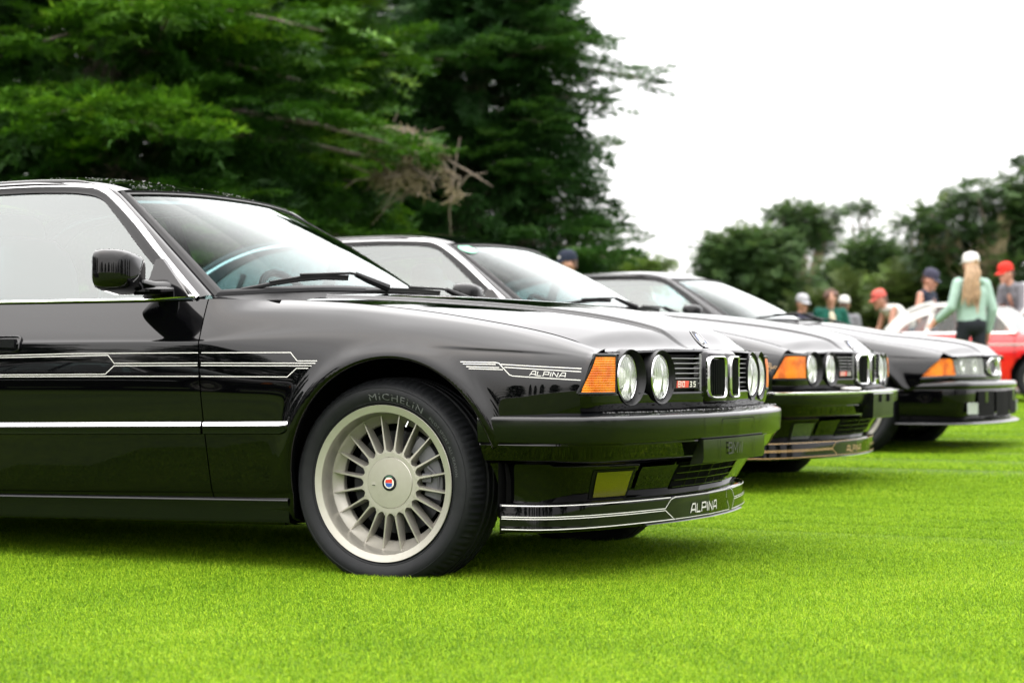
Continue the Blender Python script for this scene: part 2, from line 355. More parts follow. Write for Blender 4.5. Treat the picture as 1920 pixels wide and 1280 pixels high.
def catmull(P, n):
    """P (k, ..., 2) control rows -> n samples along the first axis"""
    k = len(P); t = np.linspace(0, k-1, n); i = np.minimum(t.astype(int), k-2); u = (t-i)
    a = P[np.maximum(i-1, 0)]; b = P[i]; c = P[i+1]; d = P[np.minimum(i+2, k-1)]
    u = u.reshape((-1,)+(1,)*(P.ndim-1))
    return .5*((2*b)+(-a+c)*u+(2*a-5*b+4*c-d)*u**2+(-a+3*b-3*c+d)*u**3)
def section(X, nt=121):
    """X (m,) -> s, z arrays (m, nt) from the sill up to the bonnet edge or belt"""
    X = np.asarray(X, float)
    P = np.stack([np.stack([pch(TX, LS[k], X), pch(TX, LZ[k], X)], -1) for k in range(10)])
    C = catmull(P, nt)                               # nt, m, 2
    s, z = C[..., 0].T.copy(), C[..., 1].T.copy()
    Xb = X[:, None]
    for xc, zc, a, b in ARCH.values():               # rolled wheel arch lip
        rho = np.sqrt(((Xb-xc)/a)**2+((np.maximum(z, zc)-zc)/b)**2)
        up = sstep(.26, .5, z)
        s += (.013*np.exp(-((rho-1.02)/.085)**2))*up*sstep(.79, .70, z)
    zc = pch([.16,.20,.33,.50,.66],[.733,.732,.725,.716,.703], Xb[:, 0])[:, None]      # feature line on the front wing
    h = .0055*sstep(.15, .34, Xb)*sstep(.665, .50, Xb)
    dz = zc-z
    s -= h*np.where(dz < 0, 0, np.where(dz < .009, sstep(0, .009, dz), np.exp(-(dz-.009)/.03)))
    return s, z
GX = np.linspace(-3.8, .66, 900); GS, GZ = section(GX, 241)
def side_s(X, z):
    """how far out the body side is at (x, z)"""
    X = np.atleast_1d(np.asarray(X, float)); z = np.atleast_1d(np.asarray(z, float))
    i = np.clip(np.searchsorted(GX, X)-1, 0, len(GX)-2); t = np.clip((X-GX[i])/(GX[i+1]-GX[i]), 0, 1)
    o = np.empty_like(X)
    for k in range(len(X)):
        a = np.interp(z[k], GZ[i[k]], GS[i[k]]); b = np.interp(z[k], GZ[i[k]+1], GS[i[k]+1]); o[k] = a+(b-a)*t[k]
    return o
def panel(mb, xr, xf, nu, nv=110, t0=0., t1=1., arch=None, lip=.035, edge=.014):
    """body side between the shut lines x = xr(z) and xf(z); wheel arch cut out and its lip turned in"""
    u = np.linspace(0, 1, nu)
    Xm = lerp(xr(np.array([.6]))[0], xf(np.array([.6]))[0], u)
    s, z = section(Xm, nv)
    X = lerp(xr(z), xf(z), u[:, None])
    # re-evaluate on the sheared columns
    for j in range(nv):
        sj, zj = section(X[:, j], nv); s[:, j] = sj[:, j]; z[:, j] = zj[:, j]
    P = np.stack([X, -s, z], -1)
    mask = np.ones((nu-1, nv-1), bool)
    if arch:
        xc, zc, a, b = ARCH[arch]
        rho = lambda X, z: np.sqrt(((X-xc)/a)**2+(np.maximum(z-zc, 0)/b)**2)
        C = (P[:-1, :-1]+P[1:, :-1]+P[1:, 1:]+P[:-1, 1:])/4
        mask = rho(C[..., 0], C[..., 2]) > 1.0
        touch_k = np.zeros((nu, nv), bool); touch_r = np.zeros((nu, nv), bool)
        for di in (0, 1):
            for dj in (0, 1):
                touch_k[di:nu-1+di, dj:nv-1+dj] |= mask; touch_r[di:nu-1+di, dj:nv-1+dj] |= ~mask
        bnd = touch_k & touch_r
        R = rho(P[..., 0], P[..., 2])
        k = 1.0/np.maximum(R, 1e-6)
        nx = xc+(P[..., 0]-xc)*k; nz = np.where(P[..., 2] > zc, zc+(P[..., 2]-zc)*k, P[..., 2])
        P[bnd, 0] = nx[bnd]; P[bnd, 2] = nz[bnd]
        P[bnd, 1] = -side_s(P[bnd, 0], P[bnd, 2])
        B = P[bnd]; B = B[np.argsort(np.where(B[:, 2] > zc, np.arctan2(B[:, 2]-zc, B[:, 0]-xc), np.where(B[:, 0] > xc, (B[:, 2]-zc), PI-(B[:, 2]-zc))))]
        rows = [B+np.array([0, 0, 0]), None, None]
        ctr = np.stack([np.full(len(B), xc), np.zeros(len(B)), np.minimum(B[:, 2], zc)], -1)
        dirv = ctr-B; dirv[:, 1] = 0; dirv /= np.maximum(np.linalg.norm(dirv, axis=1, keepdims=True), 1e-6)
        L1 = B+dirv*.006+np.array([0, .004, 0]); L2 = B+dirv*.009+np.array([0, .012, 0]); L3 = B+dirv*.006+np.array([0, lip, 0])
        mb.grid(np.stack([B, L1, L2, L3], 1))
    mb.grid(P, mask=mask)
    # turned-in edges at the shut lines
    for i, sg in ((0, 1), (nu-1, -1)):
        E0 = P[i][(mask[min(i, nu-2)].nonzero()[0].min() if arch else 0):]
        if len(E0) > 1: mb.grid(np.stack([E0, E0+np.array([sg*.0015, .003, 0]), E0+np.array([sg*.002, edge+.004, 0])], 1))
    T = P[:, -1]; mb.grid(np.stack([T, T+np.array([0, .003, -.002]), T+np.array([0, .006, -.02])], 1))
    return P

def ribbon(mb, pts, wd, sf, eps=.0012, mat=0, step=.015, closed=False):
    """flat stripe of width wd along (x, z) points lying on the surface y = -sf(x, z)"""
    pts = [np.array(p, float) for p in pts]
    if closed: pts = pts+[pts[0]]
    Q = []
    for a, b in zip(pts[:-1], pts[1:]):
        n = max(1, int(np.linalg.norm(b-a)/step))
        for k in range(n): Q.append(a+(b-a)*k/n)
    Q.append(pts[-1]); Q = np.array(Q)
    d = np.diff(Q, axis=0); d /= np.linalg.norm(d, axis=1, keepdims=True)
    n = np.stack([-d[:, 1], d[:, 0]], -1)
    nn = np.vstack([n[:1], (n[1:]+n[:-1]), n[-1:]])
    if closed: nn[0] = nn[-1] = n[0]+n[-1]
    nn /= np.maximum(np.sum(nn*np.vstack([n[:1], n]), axis=1, keepdims=True), .4)      # mitre
    if len(n) > 1: nn = nn/1.0
    A = Q+nn*wd/2; B = Q-nn*wd/2
    def P3(q): return sf(q[:, 0], q[:, 1], eps)
    mb.grid(np.stack([P3(A), P3(B)], 1), mat)
def side_pt(X, z, eps): return np.stack([X, -(side_s(X, z)+eps), z], -1)

# block letters as strokes in a unit box (width in units of height)
GL = {'A': (1.30, [[(0,0),(.42,1),(1.18,1),(1.30,0)], [(.20,.34),(1.25,.34)]]), 'L': (1.0, [[(.02,1),(.0,.06),(1.0,.06)]]),
      'P': (1.15, [[(0,0),(.05,1),(1.1,1),(1.15,.45),(.04,.45)]]), 'I': (.12, [[(.06,0),(.06,1)]]),
      'N': (1.1, [[(0,0),(.04,.98),(1.05,.06),(1.09,1)]]), 'B': (.85, [[(0,0),(0,1),(.75,1),(.8,.55),(0,.52)], [(.78,.52),(.85,.05),(0,.0)]]),
      'M': (1.0, [[(0,0),(0,1),(.5,.3),(1,1),(1,0)]]), 'W': (1.25, [[(0,1),(.3,0),(.62,.85),(.95,0),(1.25,1)]]),
      '1': (.3, [[(0,.75),(.2,1),(.2,0)]]), '0': (.8, [[(.05,.05),(.05,.95),(.75,.95),(.75,.05),(.05,.05)]]),
      '3': (.75, [[(0,.97),(.72,.97),(.72,.03),(0,.03)], [(.12,.5),(.72,.5)]]), '.': (.12, [[(.06,0),(.06,.14)]]),
      '5': (.75, [[(.75,.97),(.05,.97),(.05,.52),(.72,.52),(.72,.03),(0,.03)]]), ' ': (.35, [])}
def word(mb, txt, org, ux, uz, h, sp, wd, sf, eps=.0015, mat=0):
    """letters on a surface; org, ux (along the word, per unit height), uz (up) in (x, z)"""
    x = 0.; org = np.array(org, float); ux = np.array(ux, float); uz = np.array(uz, float)
    for ch in txt:
        wdt, st = GL[ch]
        for line in st: ribbon(mb, [org+ux*h*(x+px)+uz*h*py for px, py in line], wd, sf, eps, mat, step=.03)
        x += wdt+sp

class Plan:
    """plan-view line from the side round to the centre line: points (s, x)"""
    def __init__(p, pts):
        q = np.array(pts, float); a = np.concatenate([[0], np.cumsum(np.linalg.norm(np.diff(q, axis=0), axis=1))])
        A = np.linspace(0, a[-1], 400); p.q = np.stack([pch(a, q[:, 0], A), pch(a, q[:, 1], A)], -1); p.L = a[-1]; p.A = A
    def at(p, a, off=0.):
        a = np.asarray(a, float)
        s = np.interp(a, p.A, p.q[:, 0]); x = np.interp(a, p.A, p.q[:, 1]); e = .004
        ds = np.interp(np.clip(a+e, 0, p.L), p.A, p.q[:, 0])-np.interp(np.clip(a-e, 0, p.L), p.A, p.q[:, 0])
        dx = np.interp(np.clip(a+e, 0, p.L), p.A, p.q[:, 1])-np.interp(np.clip(a-e, 0, p.L), p.A, p.q[:, 1])
        l = np.maximum(np.hypot(ds, dx), 1e-9); nx, ns = -ds/l, dx/l
        return s+ns*off, x+nx*off                      # outward offset
    def a_s(p, s): return np.interp(-np.asarray(s, float), -p.q[:, 0], p.A)
def sweep(mb, plan, prof, a0, a1, n, mat=0, both=True, other=None, cut=None):
    """profile rows (offset, z[, blend towards the other plan]) swept along a plan line, near half (and mirrored half)"""
    a = np.linspace(a0, a1, n); rows = []
    for r in prof:
        s, x = plan.at(a, r[0])
        if other is not None and len(r) > 2:
            s2, x2 = other.at(a/plan.L*other.L, r[0]); s = lerp(s, s2, r[2]); x = lerp(x, x2, r[2])
        rows.append(np.stack([x, -s, np.full(n, r[1])], -1))
    P = np.stack(rows, 1)
    if both and a1 >= plan.L-1e-6:
        Q = P[::-1][1:]*np.array([1, -1, 1]); P = np.concatenate([P, Q])
    mask = None
    if cut:                                            # round openings (s, z, r)
        C = (P[:-1, :-1]+P[1:, :-1]+P[1:, 1:]+P[:-1, 1:])/4; mask = np.ones(C.shape[:2], bool)
        for s0, z0, r0 in cut: mask &= np.hypot(np.abs(C[..., 1])-s0, C[..., 2]-z0) > r0
    mb.grid(P, mat, mask=mask); return P
def patch(mb, plan, aL, aR, z0, z1, off=0., n=(16, 10), rake=0., mat=0, bulge=0.):
    """quad on the plan line: aL, aR are (bottom, top) arc positions"""
    u = np.linspace(0, 1, n[0])[:, None]; v = np.linspace(0, 1, n[1])[None, :]
    a = lerp(lerp(aL[0], aL[1], v), lerp(aR[0], aR[1], v), u); o = off+bulge*(1-(2*u-1)**4)*(1-(2*v-1)**4)
    s, x = plan.at(a, o+0*a); z = lerp(z0, z1, v)+0*a
    mb.grid(np.stack([x-rake*(z-z0), -s, z], -1), mat)
def patch_rim(mb, plan, aL, aR, z0, z1, off, r, rake=0., mat=0, n=10):
    T = np.linspace(0, 1, n); pts = []
    for a, z in [(lerp(aL[0], aR[0], t), z0) for t in T]+[(lerp(aR[0], aR[1], t), lerp(z0, z1, t)) for t in T[1:]]+[(lerp(aR[1], aL[1], t), z1) for t in T[1:]]+[(lerp(aL[1], aL[0], t), lerp(z1, z0, t)) for t in T[1:]]:
        s, x = plan.at(a, off); pts.append((float(x)-rake*(z-z0), -float(s), z))
    mb.tube(pts, r, 6, mat)

# ------------------------------------------------------------------ wheel (centre at origin, outer face towards -y)
TXT = {}
def text_mesh(txt, key=None):
    if txt in TXT: return TXT[txt]
    c = bpy.data.curves.new('t', 'FONT'); c.body = txt; c.resolution_u = 2; c.space_character = 1.15; c.offset = 0.
    o = bpy.data.objects.new('t', c); COL.objects.link(o)
    dg = bpy.context.evaluated_depsgraph_get(); me = o.evaluated_get(dg).to_mesh()
    V = np.array([v.co[:2] for v in me.vertices]); F = [tuple(p.vertices) for p in me.polygons]
    o.evaluated_get(dg).to_mesh_clear(); bpy.data.objects.remove(o); bpy.data.curves.remove(c)
    TXT[txt] = (V, F); return V, F
def arc_text(mb, txt, a0, a1, r, h, wfun, mat):
    V, F = text_mesh(txt)
    x0, x1 = V[:, 0].min(), V[:, 0].max(); y0, y1 = 0., .7
    a = a0+(a1-a0)*(V[:, 0]-x0)/(x1-x0); rr = r+h*(V[:, 1]-y0)/(y1-y0)
    mb.add(np.stack([rr*np.cos(a), -(wfun(rr)+.0009), rr*np.sin(a)], -1), F, mat)
TP = [(.2330,-.018),(.2380,-.008),(.2440,-.003),(.2560,.004),(.2700,.009),(.2840,.009),(.2950,.003),(.3040,-.008),(.3110,-.020),(.3165,-.033),(.3195,-.048),(.3210,-.062)]
def make_wheel(parent, loc, style='spoke', mirror=False, face=None, scale=1.0):
    root = empty('wheel', loc); root.parent = parent; root.scale = (scale,)*3
    mir = dict(mirror=mirror)
    t = MB()
    inner = [(r, -.222-w) for r, w in TP][::-1]
    def tread(R, W, A):
        k = np.floor(A*96/(2*PI)*2) % 2
        sh = (W < -.012) & (W > -.21) & (R > .308)
        gro = ((np.abs(W+.075) < .006)|(np.abs(W+.111) < .006)|(np.abs(W+.147) < .006))
        return R-sh*np.where(k > 0, .0035, 0)*((W > -.058)|(W < -.164))-gro*.007
    mid = [(.3212,-.068),(.3214,-.070),(.3214,-.080),(.3214,-.084),(.3216,-.104),(.3216,-.108),(.3216,-.114),(.3216,-.118),(.3214,-.138),(.3214,-.142),(.3214,-.152),(.3212,-.156)]
    t.lathe(TP+mid+inner, 384, rfun=tread)
    wf = lambda r: np.interp(r, [p[0] for p in TP[:9]], [p[1] for p in TP[:9]])
    for r in (.2475, .2905):                                        # moulded rings on the side wall
        t.lathe([(r-.0012, wf(r-.0012)), (r, wf(r)+.0014), (r+.0012, wf(r+.0012))], 96)
    arc_text(t, 'MICHELIN', rad(99), rad(57), .2530, .0205, wf, 1)
    arc_text(t, 'PILOT SPORT ALL SEASON', rad(50), rad(6), .2560, .0105, wf, 1)
    t.build('tyre', [M['tyre'], M['tyretext']], root, smooth=35, **mir)
    b = MB()
    b.lathe([(.2300,-.016),(.2385,-.004),(.2387,-.001),(.2375,.0005),(.2165,-.0035),(.2145,-.0075),(.2095,-.040),(.2085,-.050),(.2070,-.055),(.1815,-.077),(.1795,-.081),(.1795,-.094)], 128)
    ib_ = MB(); ib_.lathe([(.1797,-.093),(.20,-.11),(.205,-.20),(.23,-.205)], 64); ib_.lathe([(.205,-.150),(.0,-.150)], 48); ib_.build('inner_barrel', [M['dark']], root, **mir)
    if style == 'spoke':
        # centre ring
        b.lathe([(.0935,-.068),(.0935,-.0515),(.0915,-.0495),(.0785,-.0495),(.0785,-.060)], 96)
        for k in range(20):
            a = rad(10+18*k); ca, sa = math.cos(a), math.sin(a)
            st = []
            for q in np.linspace(0, 1, 9):
                r = lerp(.088, .2085, q); wf_ = lerp(-.0500, -.0560, q); hw = lerp(.0072, .0029, q**.5); dp = lerp(.040, .026, q)
                st.append([(r, -hw*1.45, wf_-dp), (r, -hw, wf_-.006), (r, -hw*.55, wf_), (r, hw*.55, wf_), (r, hw, wf_-.006), (r, hw*1.45, wf_-dp)])
            st = np.array(st); x = st[..., 0]*ca-st[..., 1]*sa; z = st[..., 0]*sa+st[..., 1]*ca
            b.grid(np.stack([x, -st[..., 2], z], -1))
            # web fillet between neighbouring spokes at the hub
            a2 = a+rad(9)
            arc = []
            for q in np.linspace(-1, 1, 9):
                aa = a2+rad(9)*q*.80; r = .0935+.0105*q*q
                arc.append([(.090*math.cos(aa), .0498, .090*math.sin(aa)), (r*math.cos(aa), .0500, r*math.sin(aa)), (r*math.cos(aa), .085, r*math.sin(aa))])
            b.grid(np.array(arc))
        b.build('rim', [M['alloy']], root, smooth=35, **mir)
        h = MB()
        h.lathe([(.0780,-.058),(.0780,-.0490),(.0765,-.0475),(.040,-.0462),(.0,-.0458)], 96)
        ka = rad(187); kc = (.0555*math.cos(ka), .0478, .0555*math.sin(ka))
        h.lathe([(.0115,.0),(.0110,.0012),(.0,.0016)], 32, c=(kc[0], -kc[1]+.0957, kc[2]), mat=0)
        h.lathe([(.0245,-.0462),(.0242,-.0440),(.0170,-.0432)], 64, mat=1)
        h.lathe([(.0170,-.0432),(.0,-.0428)], 48, mat=2)
        y = .0424
        sh = np.array([(-.0115,.0095),(.0105,.012),(.0115,-.0),(.010,-.010),(-.0,-.0135),(-.010,-.0095),(-.0125,.0)])
        up = [(-.0115,.0095),(.0105,.012),(.0113,-.0005),(-.0125,.0005)]; lo = [(-.0125,-.0005),(.0113,-.0015),(.010,-.010),(0,-.0135),(-.010,-.0095)]
        h.add([(px, y-.0002, pz) for px, pz in up], [(0, 1, 2, 3)], 3); h.add([(px, y-.0002, pz) for px, pz in lo], [(0, 1, 2, 3, 4)], 4)
        V, F = text_mesh('ALPINA'); x0, x1 = V[:, 0].min(), V[:, 0].max()
        aa = rad(125)+(rad(55)-rad(125))*(V[:, 0]-x0)/(x1-x0); rr = .0186+.0042*V[:, 1]/.7
        h.add(np.stack([rr*np.cos(aa), np.full(len(V), .0428)-.0004*0, rr*np.sin(aa)], -1), F, 5)
        h.box((kc[0]-.004, kc[1]-.0045, kc[2]-.0022), (kc[0]+.004, kc[1]-.0012, kc[2]-.0006), 1)
        hb = h.build('hub_cap', [M['alloy'], M['flat'], M['badgewhite'], M['red'], M['blue'], M['green_sticker']], root, smooth=35, **mir)
        v = MB(); va = rad(73); v.tube([(.196*math.cos(va), .062, .196*math.sin(va)), (.178*math.cos(va), .056, .178*math.sin(va))], [.005, .004], 10)
        v.build('valve', [M['chrome']], root, **mir)
    else:                                                           # double five spoke
        b.lathe([(.030,-.05),(.030,-.028),(.0,-.024)], 32)
        for k in range(10):
            a = rad(18+36*k+(7 if k % 2 else -7)); ca, sa = math.cos(a), math.sin(a)
            st = np.array([[(r, -hw, w-.03), (r, -hw*.8, w), (r, hw*.8, w), (r, hw, w-.03)] for r, hw, w in [(.02,.022,-.03),(.08,.014,-.022),(.15,.012,-.02),(.21,.013,-.022)]])
            b.grid(np.stack([st[..., 0]*ca-st[..., 1]*sa, -st[..., 2], st[..., 0]*sa+st[..., 1]*ca], -1))
        b.build('rim', [M['alloy']], root, smooth=35, **mir)
    d = MB()
    d.lathe([(.07,-.125),(.07,-.105),(.158,-.105),(.158,-.127),(.07,-.127)], 64)
    d.build('brake_disc', [M['steel']], root, **mir)
    c = MB()
    for i in range(8):
        pass
    A = np.linspace(rad(-18), rad(58), 12); pr = [(.108,-.085),(.112,-.075),(.150,-.072),(.166,-.080),(.166,-.14),(.108,-.14)]
    c.grid(np.array([[(r*math.cos(a), -wv, r*math.sin(a)) for r, wv in pr] for a in A]), closev=True)
    c.box((.105, .062, .005), (.135, .08, .03)); c.tube([(.12, .07, .05), (.155, .075, .02), (.15, .08, -.03)], .006, 8)
    c.build('brake_caliper', [M['caliper']], root, **mir)
    return root
# ------------------------------------------------------------------ whole cars
SGZ = np.linspace(.80, 1.40, 200)
def cab_s(z):
    d = np.asarray(z, float)-.885
    return .800-.50*d-.25*d*np.abs(d)
CHROME = tl([(-.690,.889),(-.797,.969),(-.897,1.043),(-1.050,1.158),(-1.182,1.244),(-1.235,1.272),(-1.29,1.289),(-1.394,1.297),(-1.60,1.303),(-2.0,1.297),(-2.25,1.272),(-2.42,1.215),(-2.56,1.12),(-2.66,1.0),(-2.71,.905)])
GLASS = tl([(-.764,.900),(-.898,.995),(-.992,1.064),(-1.093,1.142),(-1.178,1.204),(-1.225,1.236),(-1.28,1.255),(-1.408,1.269),(-1.60,1.274),(-2.0,1.268),(-2.20,1.246),(-2.33,1.195),(-2.44,1.11),(-2.51,1.0),(-2.54,.91)])
WEDGE = tl([(-.645,.895),(-.745,.970),(-.850,1.040),(-1.003,1.145),(-1.130,1.232),(-1.185,1.266),(-1.26,1.286),(-1.394,1.315),(-1.60,1.322),(-2.0,1.316),(-2.30,1.296),(-2.42,1.265),(-2.64,1.13),(-2.80,1.02),(-2.88,.945)])
def resample(P, n):
    a = np.concatenate([[0], np.cumsum(np.linalg.norm(np.diff(P, axis=0), axis=1))]); t = np.linspace(0, a[-1], n)
    return np.stack([pch(a, P[:, k], t) for k in range(P.shape[1])], -1)
def cab3(P, off=0.):
    return np.stack([P[:, 0], -(cab_s(P[:, 1])+off), P[:, 1]], -1)

def ws_edge(v):                                      # windscreen side edge, base to top
    x = lerp(-.655, -1.205, v); s = lerp(.755, .528, v)+.012*np.sin(PI*v); z = lerp(.893, 1.268, v)+.010*np.sin(PI*v)
    return x, s, z
def bonnet(X, s):
    """height of the bonnet"""
    se = np.interp(X, TX, LS[9]); ze = pch(TX, LZ[9], X)
    X = np.asarray(X, float)
    sr = pch([-.5,-.18,.13,.40,.56,.69,.773],[.50,.465,.425,.365,.305,.225,.150], X)
    zr = pch([-.5,-.18,.13,.40,.56,.69,.773],[.908,.894,.874,.848,.821,.781,.725], X)
    u = np.clip((se-s)/np.maximum(se-sr, .01), 0, 1)
    ramp = ze+(zr-.010-ze)*(1-(1-u)**1.7)
    top = zr+.016*(1-np.clip(s/sr, 0, 1)**2)*sstep(.78, .45, X)
    z = np.where(s > sr, ramp, top)
    st = sstep(.011, .001, s-sr)                        # raised centre panel, its crease
    return np.where(s > sr, ramp+.010*st, top)

def build_car(name, label, cat, group, loc, rz, P):
    front = P['front']; sm = P['stripe']; W = P['warp']; trim = P['trim']; wd = dict(warp=W)
    root = empty(name, loc, rz); tag(root, label, cat, group)
    root.rotation_euler = (0, P.get('pitch', 0), rz)
    paint = M['paint']; chain = M['chrome'] if trim else M['trim']
    shut = lambda z: -.647+.052*(.88-np.asarray(z, float))/.68
    def both(fn, nm, mats, par=root, **k):
        r = []
        for mirror in (False, True):
            mb = MB(); fn(mb); r.append(mb.build(nm, mats, par, mirror=mirror, warp=W, **k))
        return r
    # --- sides
    fend = both(lambda mb: panel(mb, lambda z: shut(z)+.0022, lambda z: lerp(P.get('wing_end', .650), P.get('wing_top', .680), np.clip((np.asarray(z)-.58)/.125, 0, 1)), 200, 130, arch='F'), 'front_wing', [paint], smooth=45)
    fdoor = both(lambda mb: panel(mb, lambda z: -1.76+.03*(np.asarray(z)-.88), lambda z: shut(z)-.0022, 100, 110), 'front_door', [paint], smooth=45)
    rdoor = both(lambda mb: panel(mb, lambda z: -2.42-.10*np.asarray(z), lambda z: -1.765+.03*(np.asarray(z)-.88), 50, 80), 'rear_door', [paint], smooth=45)
    quart = both(lambda mb: panel(mb, lambda z: -3.79+0*z, lambda z: -2.425-.10*np.asarray(z), 150, 90, arch='R'), 'rear_wing', [paint], smooth=45)
    # --- sill and side strip
    def mould(x0, x1, r1):
        def f(mb):
            X = np.linspace(x0, x1, 60); zz = .498+.016*(X+.3); e = np.ones_like(X)
            if r1: e = np.sqrt(np.clip((x1-X)/.03, 0, 1))
            sf = side_s(X, zz)
            pr = [(0,.004),(.006,.004),(.011,.0005),(.013,-.010),(.0125,-.0125),(.0150,-.0135),(.0150,-.016),(.0135,-.019),(.012,-.034),(.004,-.037),(0,-.037)]
            m = [0,0,0,0,0,0,0,0,0,0]
            rows = np.array([[(x, -(s_+o*k), z+dz*(.5+.5*k)) for o, dz in pr] for x, s_, z, k in zip(X, sf, zz, e)])
            mb.grid(rows[:, :4], 1 if trim else 0); mb.grid(rows[:, 3:], 0)
        return f
    for par, a, b, r in ((fend, -.612, -.300, True), (fdoor, -1.765, -.620, False), (rdoor, -2.34, -1.775, False)):
        for i, mirror in enumerate((False, True)):
            mb = MB(); mould(a, b, r)(mb); mb.build('side_moulding', [M['trim'], M['chrome']], par[i], mirror=mirror, warp=W, smooth=50)
    def sill(mb):
        X = np.linspace(-2.36, -.318, 40); ta = .016*X
        pr = [(.842,.268),(.8475,.264),(.8485,.260),(.838,.235),(.8395,.205),(.835,.192),(.800,.182),(.72,.180)]
        mb.grid(np.array([[(x, -s_, z+t) for s_, z in pr] for x, t in zip(X, ta)]))
    both(sill, 'sill', [M['trim']], smooth=30)
    both(lambda mb: mb.grid(np.array([[(x, -s_, z) for z in (.225, .30, .42, .53)] for x, s_ in ((.43,.40),(.415,.70),(.40,.83))])), 'arch_liner', [M['dark']], smooth=0)
    # --- under body
    ub = MB(); ub.box((-3.5, -.62, .25), (.50, .62, .30)); ub.box((-2.32, -.72, .215), (-.40, .72, .40))
    for xc in (.03, -2.74):
        for sg in (-1, 1):
            A = np.linspace(-.35, PI+.35, 30)
            ub.grid(np.array([[(xc+.395*math.cos(a), sg*s_, .315+.40*math.sin(a)) for s_ in (.825, .42)] for a in A]))
            ub.add([(xc-.42, sg*.43, .26), (xc+.42, sg*.43, .26), (xc+.42, sg*.43, .75), (xc-.42, sg*.43, .75)], [(0, 1, 2, 3)])
    ub.box((-3.7, -.70, .30), (-3.4, .70, .55)); ub.box((.42, -.60, .27), (.60, .60, .50)); ub.box((-.30, -.38, .28), (.66, .38, .66)); ub.box((-.62,-.74,.28), (-.42,.74,.88))
    ub.build('underbody', [M['dark']], root, warp=W, smooth=0)
    # --- bonnet
    hb = MB(); nu, nv = 130, 301
    v = np.linspace(-1, 1, nv)
    xf0 = .690; P3 = np.zeros((nu, nv, 3))
    for j, t in enumerate(v):
        s1 = abs(t)
        xr = -.335-.115*(1-s1**2); sfront = .69*s1
        xfr = pch([0,.16,.42,.62,.69],[.778,.776,.738,.700,.686], sfront)
        X = lerp(xr, xfr, np.linspace(0, 1, nu)**.9)
        se = np.interp(X, TX, LS[9])-.0035
        s_ = se*s1
        z = bonnet(X, s_)+.0015
        nose = sstep(.055, .0, xfr-X)                  # leading edge rolls down
        z = lerp(z, pch([0,.15,.42,.69],[.7235,.7225,.7195,.7125], sfront), sstep(.11, .0, xfr-X)**1.3)
        P3[:, j] = np.stack([X, np.sign(t)*s_, z], -1)
    hb.grid(P3)
    e = P3[-1]; hb.grid(np.stack([e, e+np.array([.002, 0, -.006]), e+np.array([-.012, 0, -.010])], 1))
    for j in (0, -1):
        e = P3[:, j]; hb.grid(np.stack([e, e+np.array([0, 0, -.004]), e+np.array([0, -np.sign(v[j])*.002, -.02])], 1))
    e = P3[0]; hb.grid(np.stack([e, e+np.array([0, 0, -.03])], 1))
    hood = hb.build('bonnet', [paint], root, smooth=50, warp=W)
    if front == 'twin':
        eb = MB(); hz = lambda x, y: float(lerp(bonnet(np.array([x]), np.array([abs(y)]))[0], .7235, sstep(.11, .0, .778-x)**1.3))+.0015
        def disc(r, mtl, dz, a0=0, a1=2*PI):
            A = np.linspace(a0, a1, 33); pts = [(.722, 0, hz(.722, 0)+dz)]+[(.722+r*math.cos(a)*.9, r*math.sin(a), hz(.722+r*math.cos(a)*.9, r*math.sin(a))+dz) for a in A]
            eb.add(pts, [(0, i, i+1) for i in range(1, 33)], mtl)
        disc(.041, 0, .0025); disc(.036, 1, .0032)
        for k in range(4): disc(.023, 3 if k % 2 else 2, .0038, k*PI/2, (k+1)*PI/2)
        eb.build('bonnet_emblem', [M['chrome'], M['flat'], M['blue'], M['badgewhite']], hood, smooth=0, warp=W)
    # --- scuttle under the windscreen
    sc = MB(); U = np.linspace(-1, 1, 41)
    rows = []
    for u_ in U:
        s1 = abs(u_); sg = np.sign(u_)
        r = []
        for q in np.linspace(0, 1, 6):
            x = lerp(-.335-.115*(1-s1**2)+.012, -.655+.140*(1-s1**3.6), q); s_ = lerp(.715, .765, q)*s1
            r.append((x, sg*s_, lerp(.868-.006*s1, .893+.040*(1-s1**1.8), q)-.012*math.sin(PI*q)))
        rows.append(r)
    sc.grid(np.array(rows)); sc.build('scuttle', [M['flat']], root, warp=W)
    both(lambda mb: mb.grid(np.array([[(-.640+.0*q, -lerp(.800, .755, q), lerp(.884, .893, q)), (lerp(-.40, -.42, q), -lerp(.7215, .70, q), lerp(.877, .866, q))] for q in np.linspace(0, 1, 6)])), 'wing_corner', [paint])
    # --- windscreen
    def ws_pt(u_, v_):
        x, s_, z = ws_edge(v_); b = 1-u_**2
        return x+lerp(.145, .060, v_)*(1-abs(u_)**3.6), u_*s_, z+lerp(.036, .018, v_)*b+.012*b*math.sin(PI*v_)
    wb = MB(); wb.grid(np.array([[ws_pt(u_*.965, v_) for v_ in np.linspace(.035, .965, 24)] for u_ in np.linspace(-1, 1, 41)]))
    scr = wb.build('windscreen', [M['screen']], root, warp=W, smooth=180)
    sbm = MB(); sbm.grid(np.array([[np.array(ws_pt(u_*.96, v_))-np.array([.006, 0, .006]) for v_ in np.linspace(.86+.03*u_*u_, .962, 6)] for u_ in np.linspace(-1, 1, 31)])); sbm.build('sun_band', [M['sunband']], scr, warp=W, smooth=180)
    fb = MB()
    path = [ws_pt(-1, v_) for v_ in np.linspace(0, 1, 20)]+[ws_pt(u_, 1) for u_ in np.linspace(-1, 1, 25)[1:]]+[ws_pt(1, v_) for v_ in np.linspace(1, 0, 20)[1:]]+[ws_pt(u_, 0) for u_ in np.linspace(1, -1, 25)[1:]]
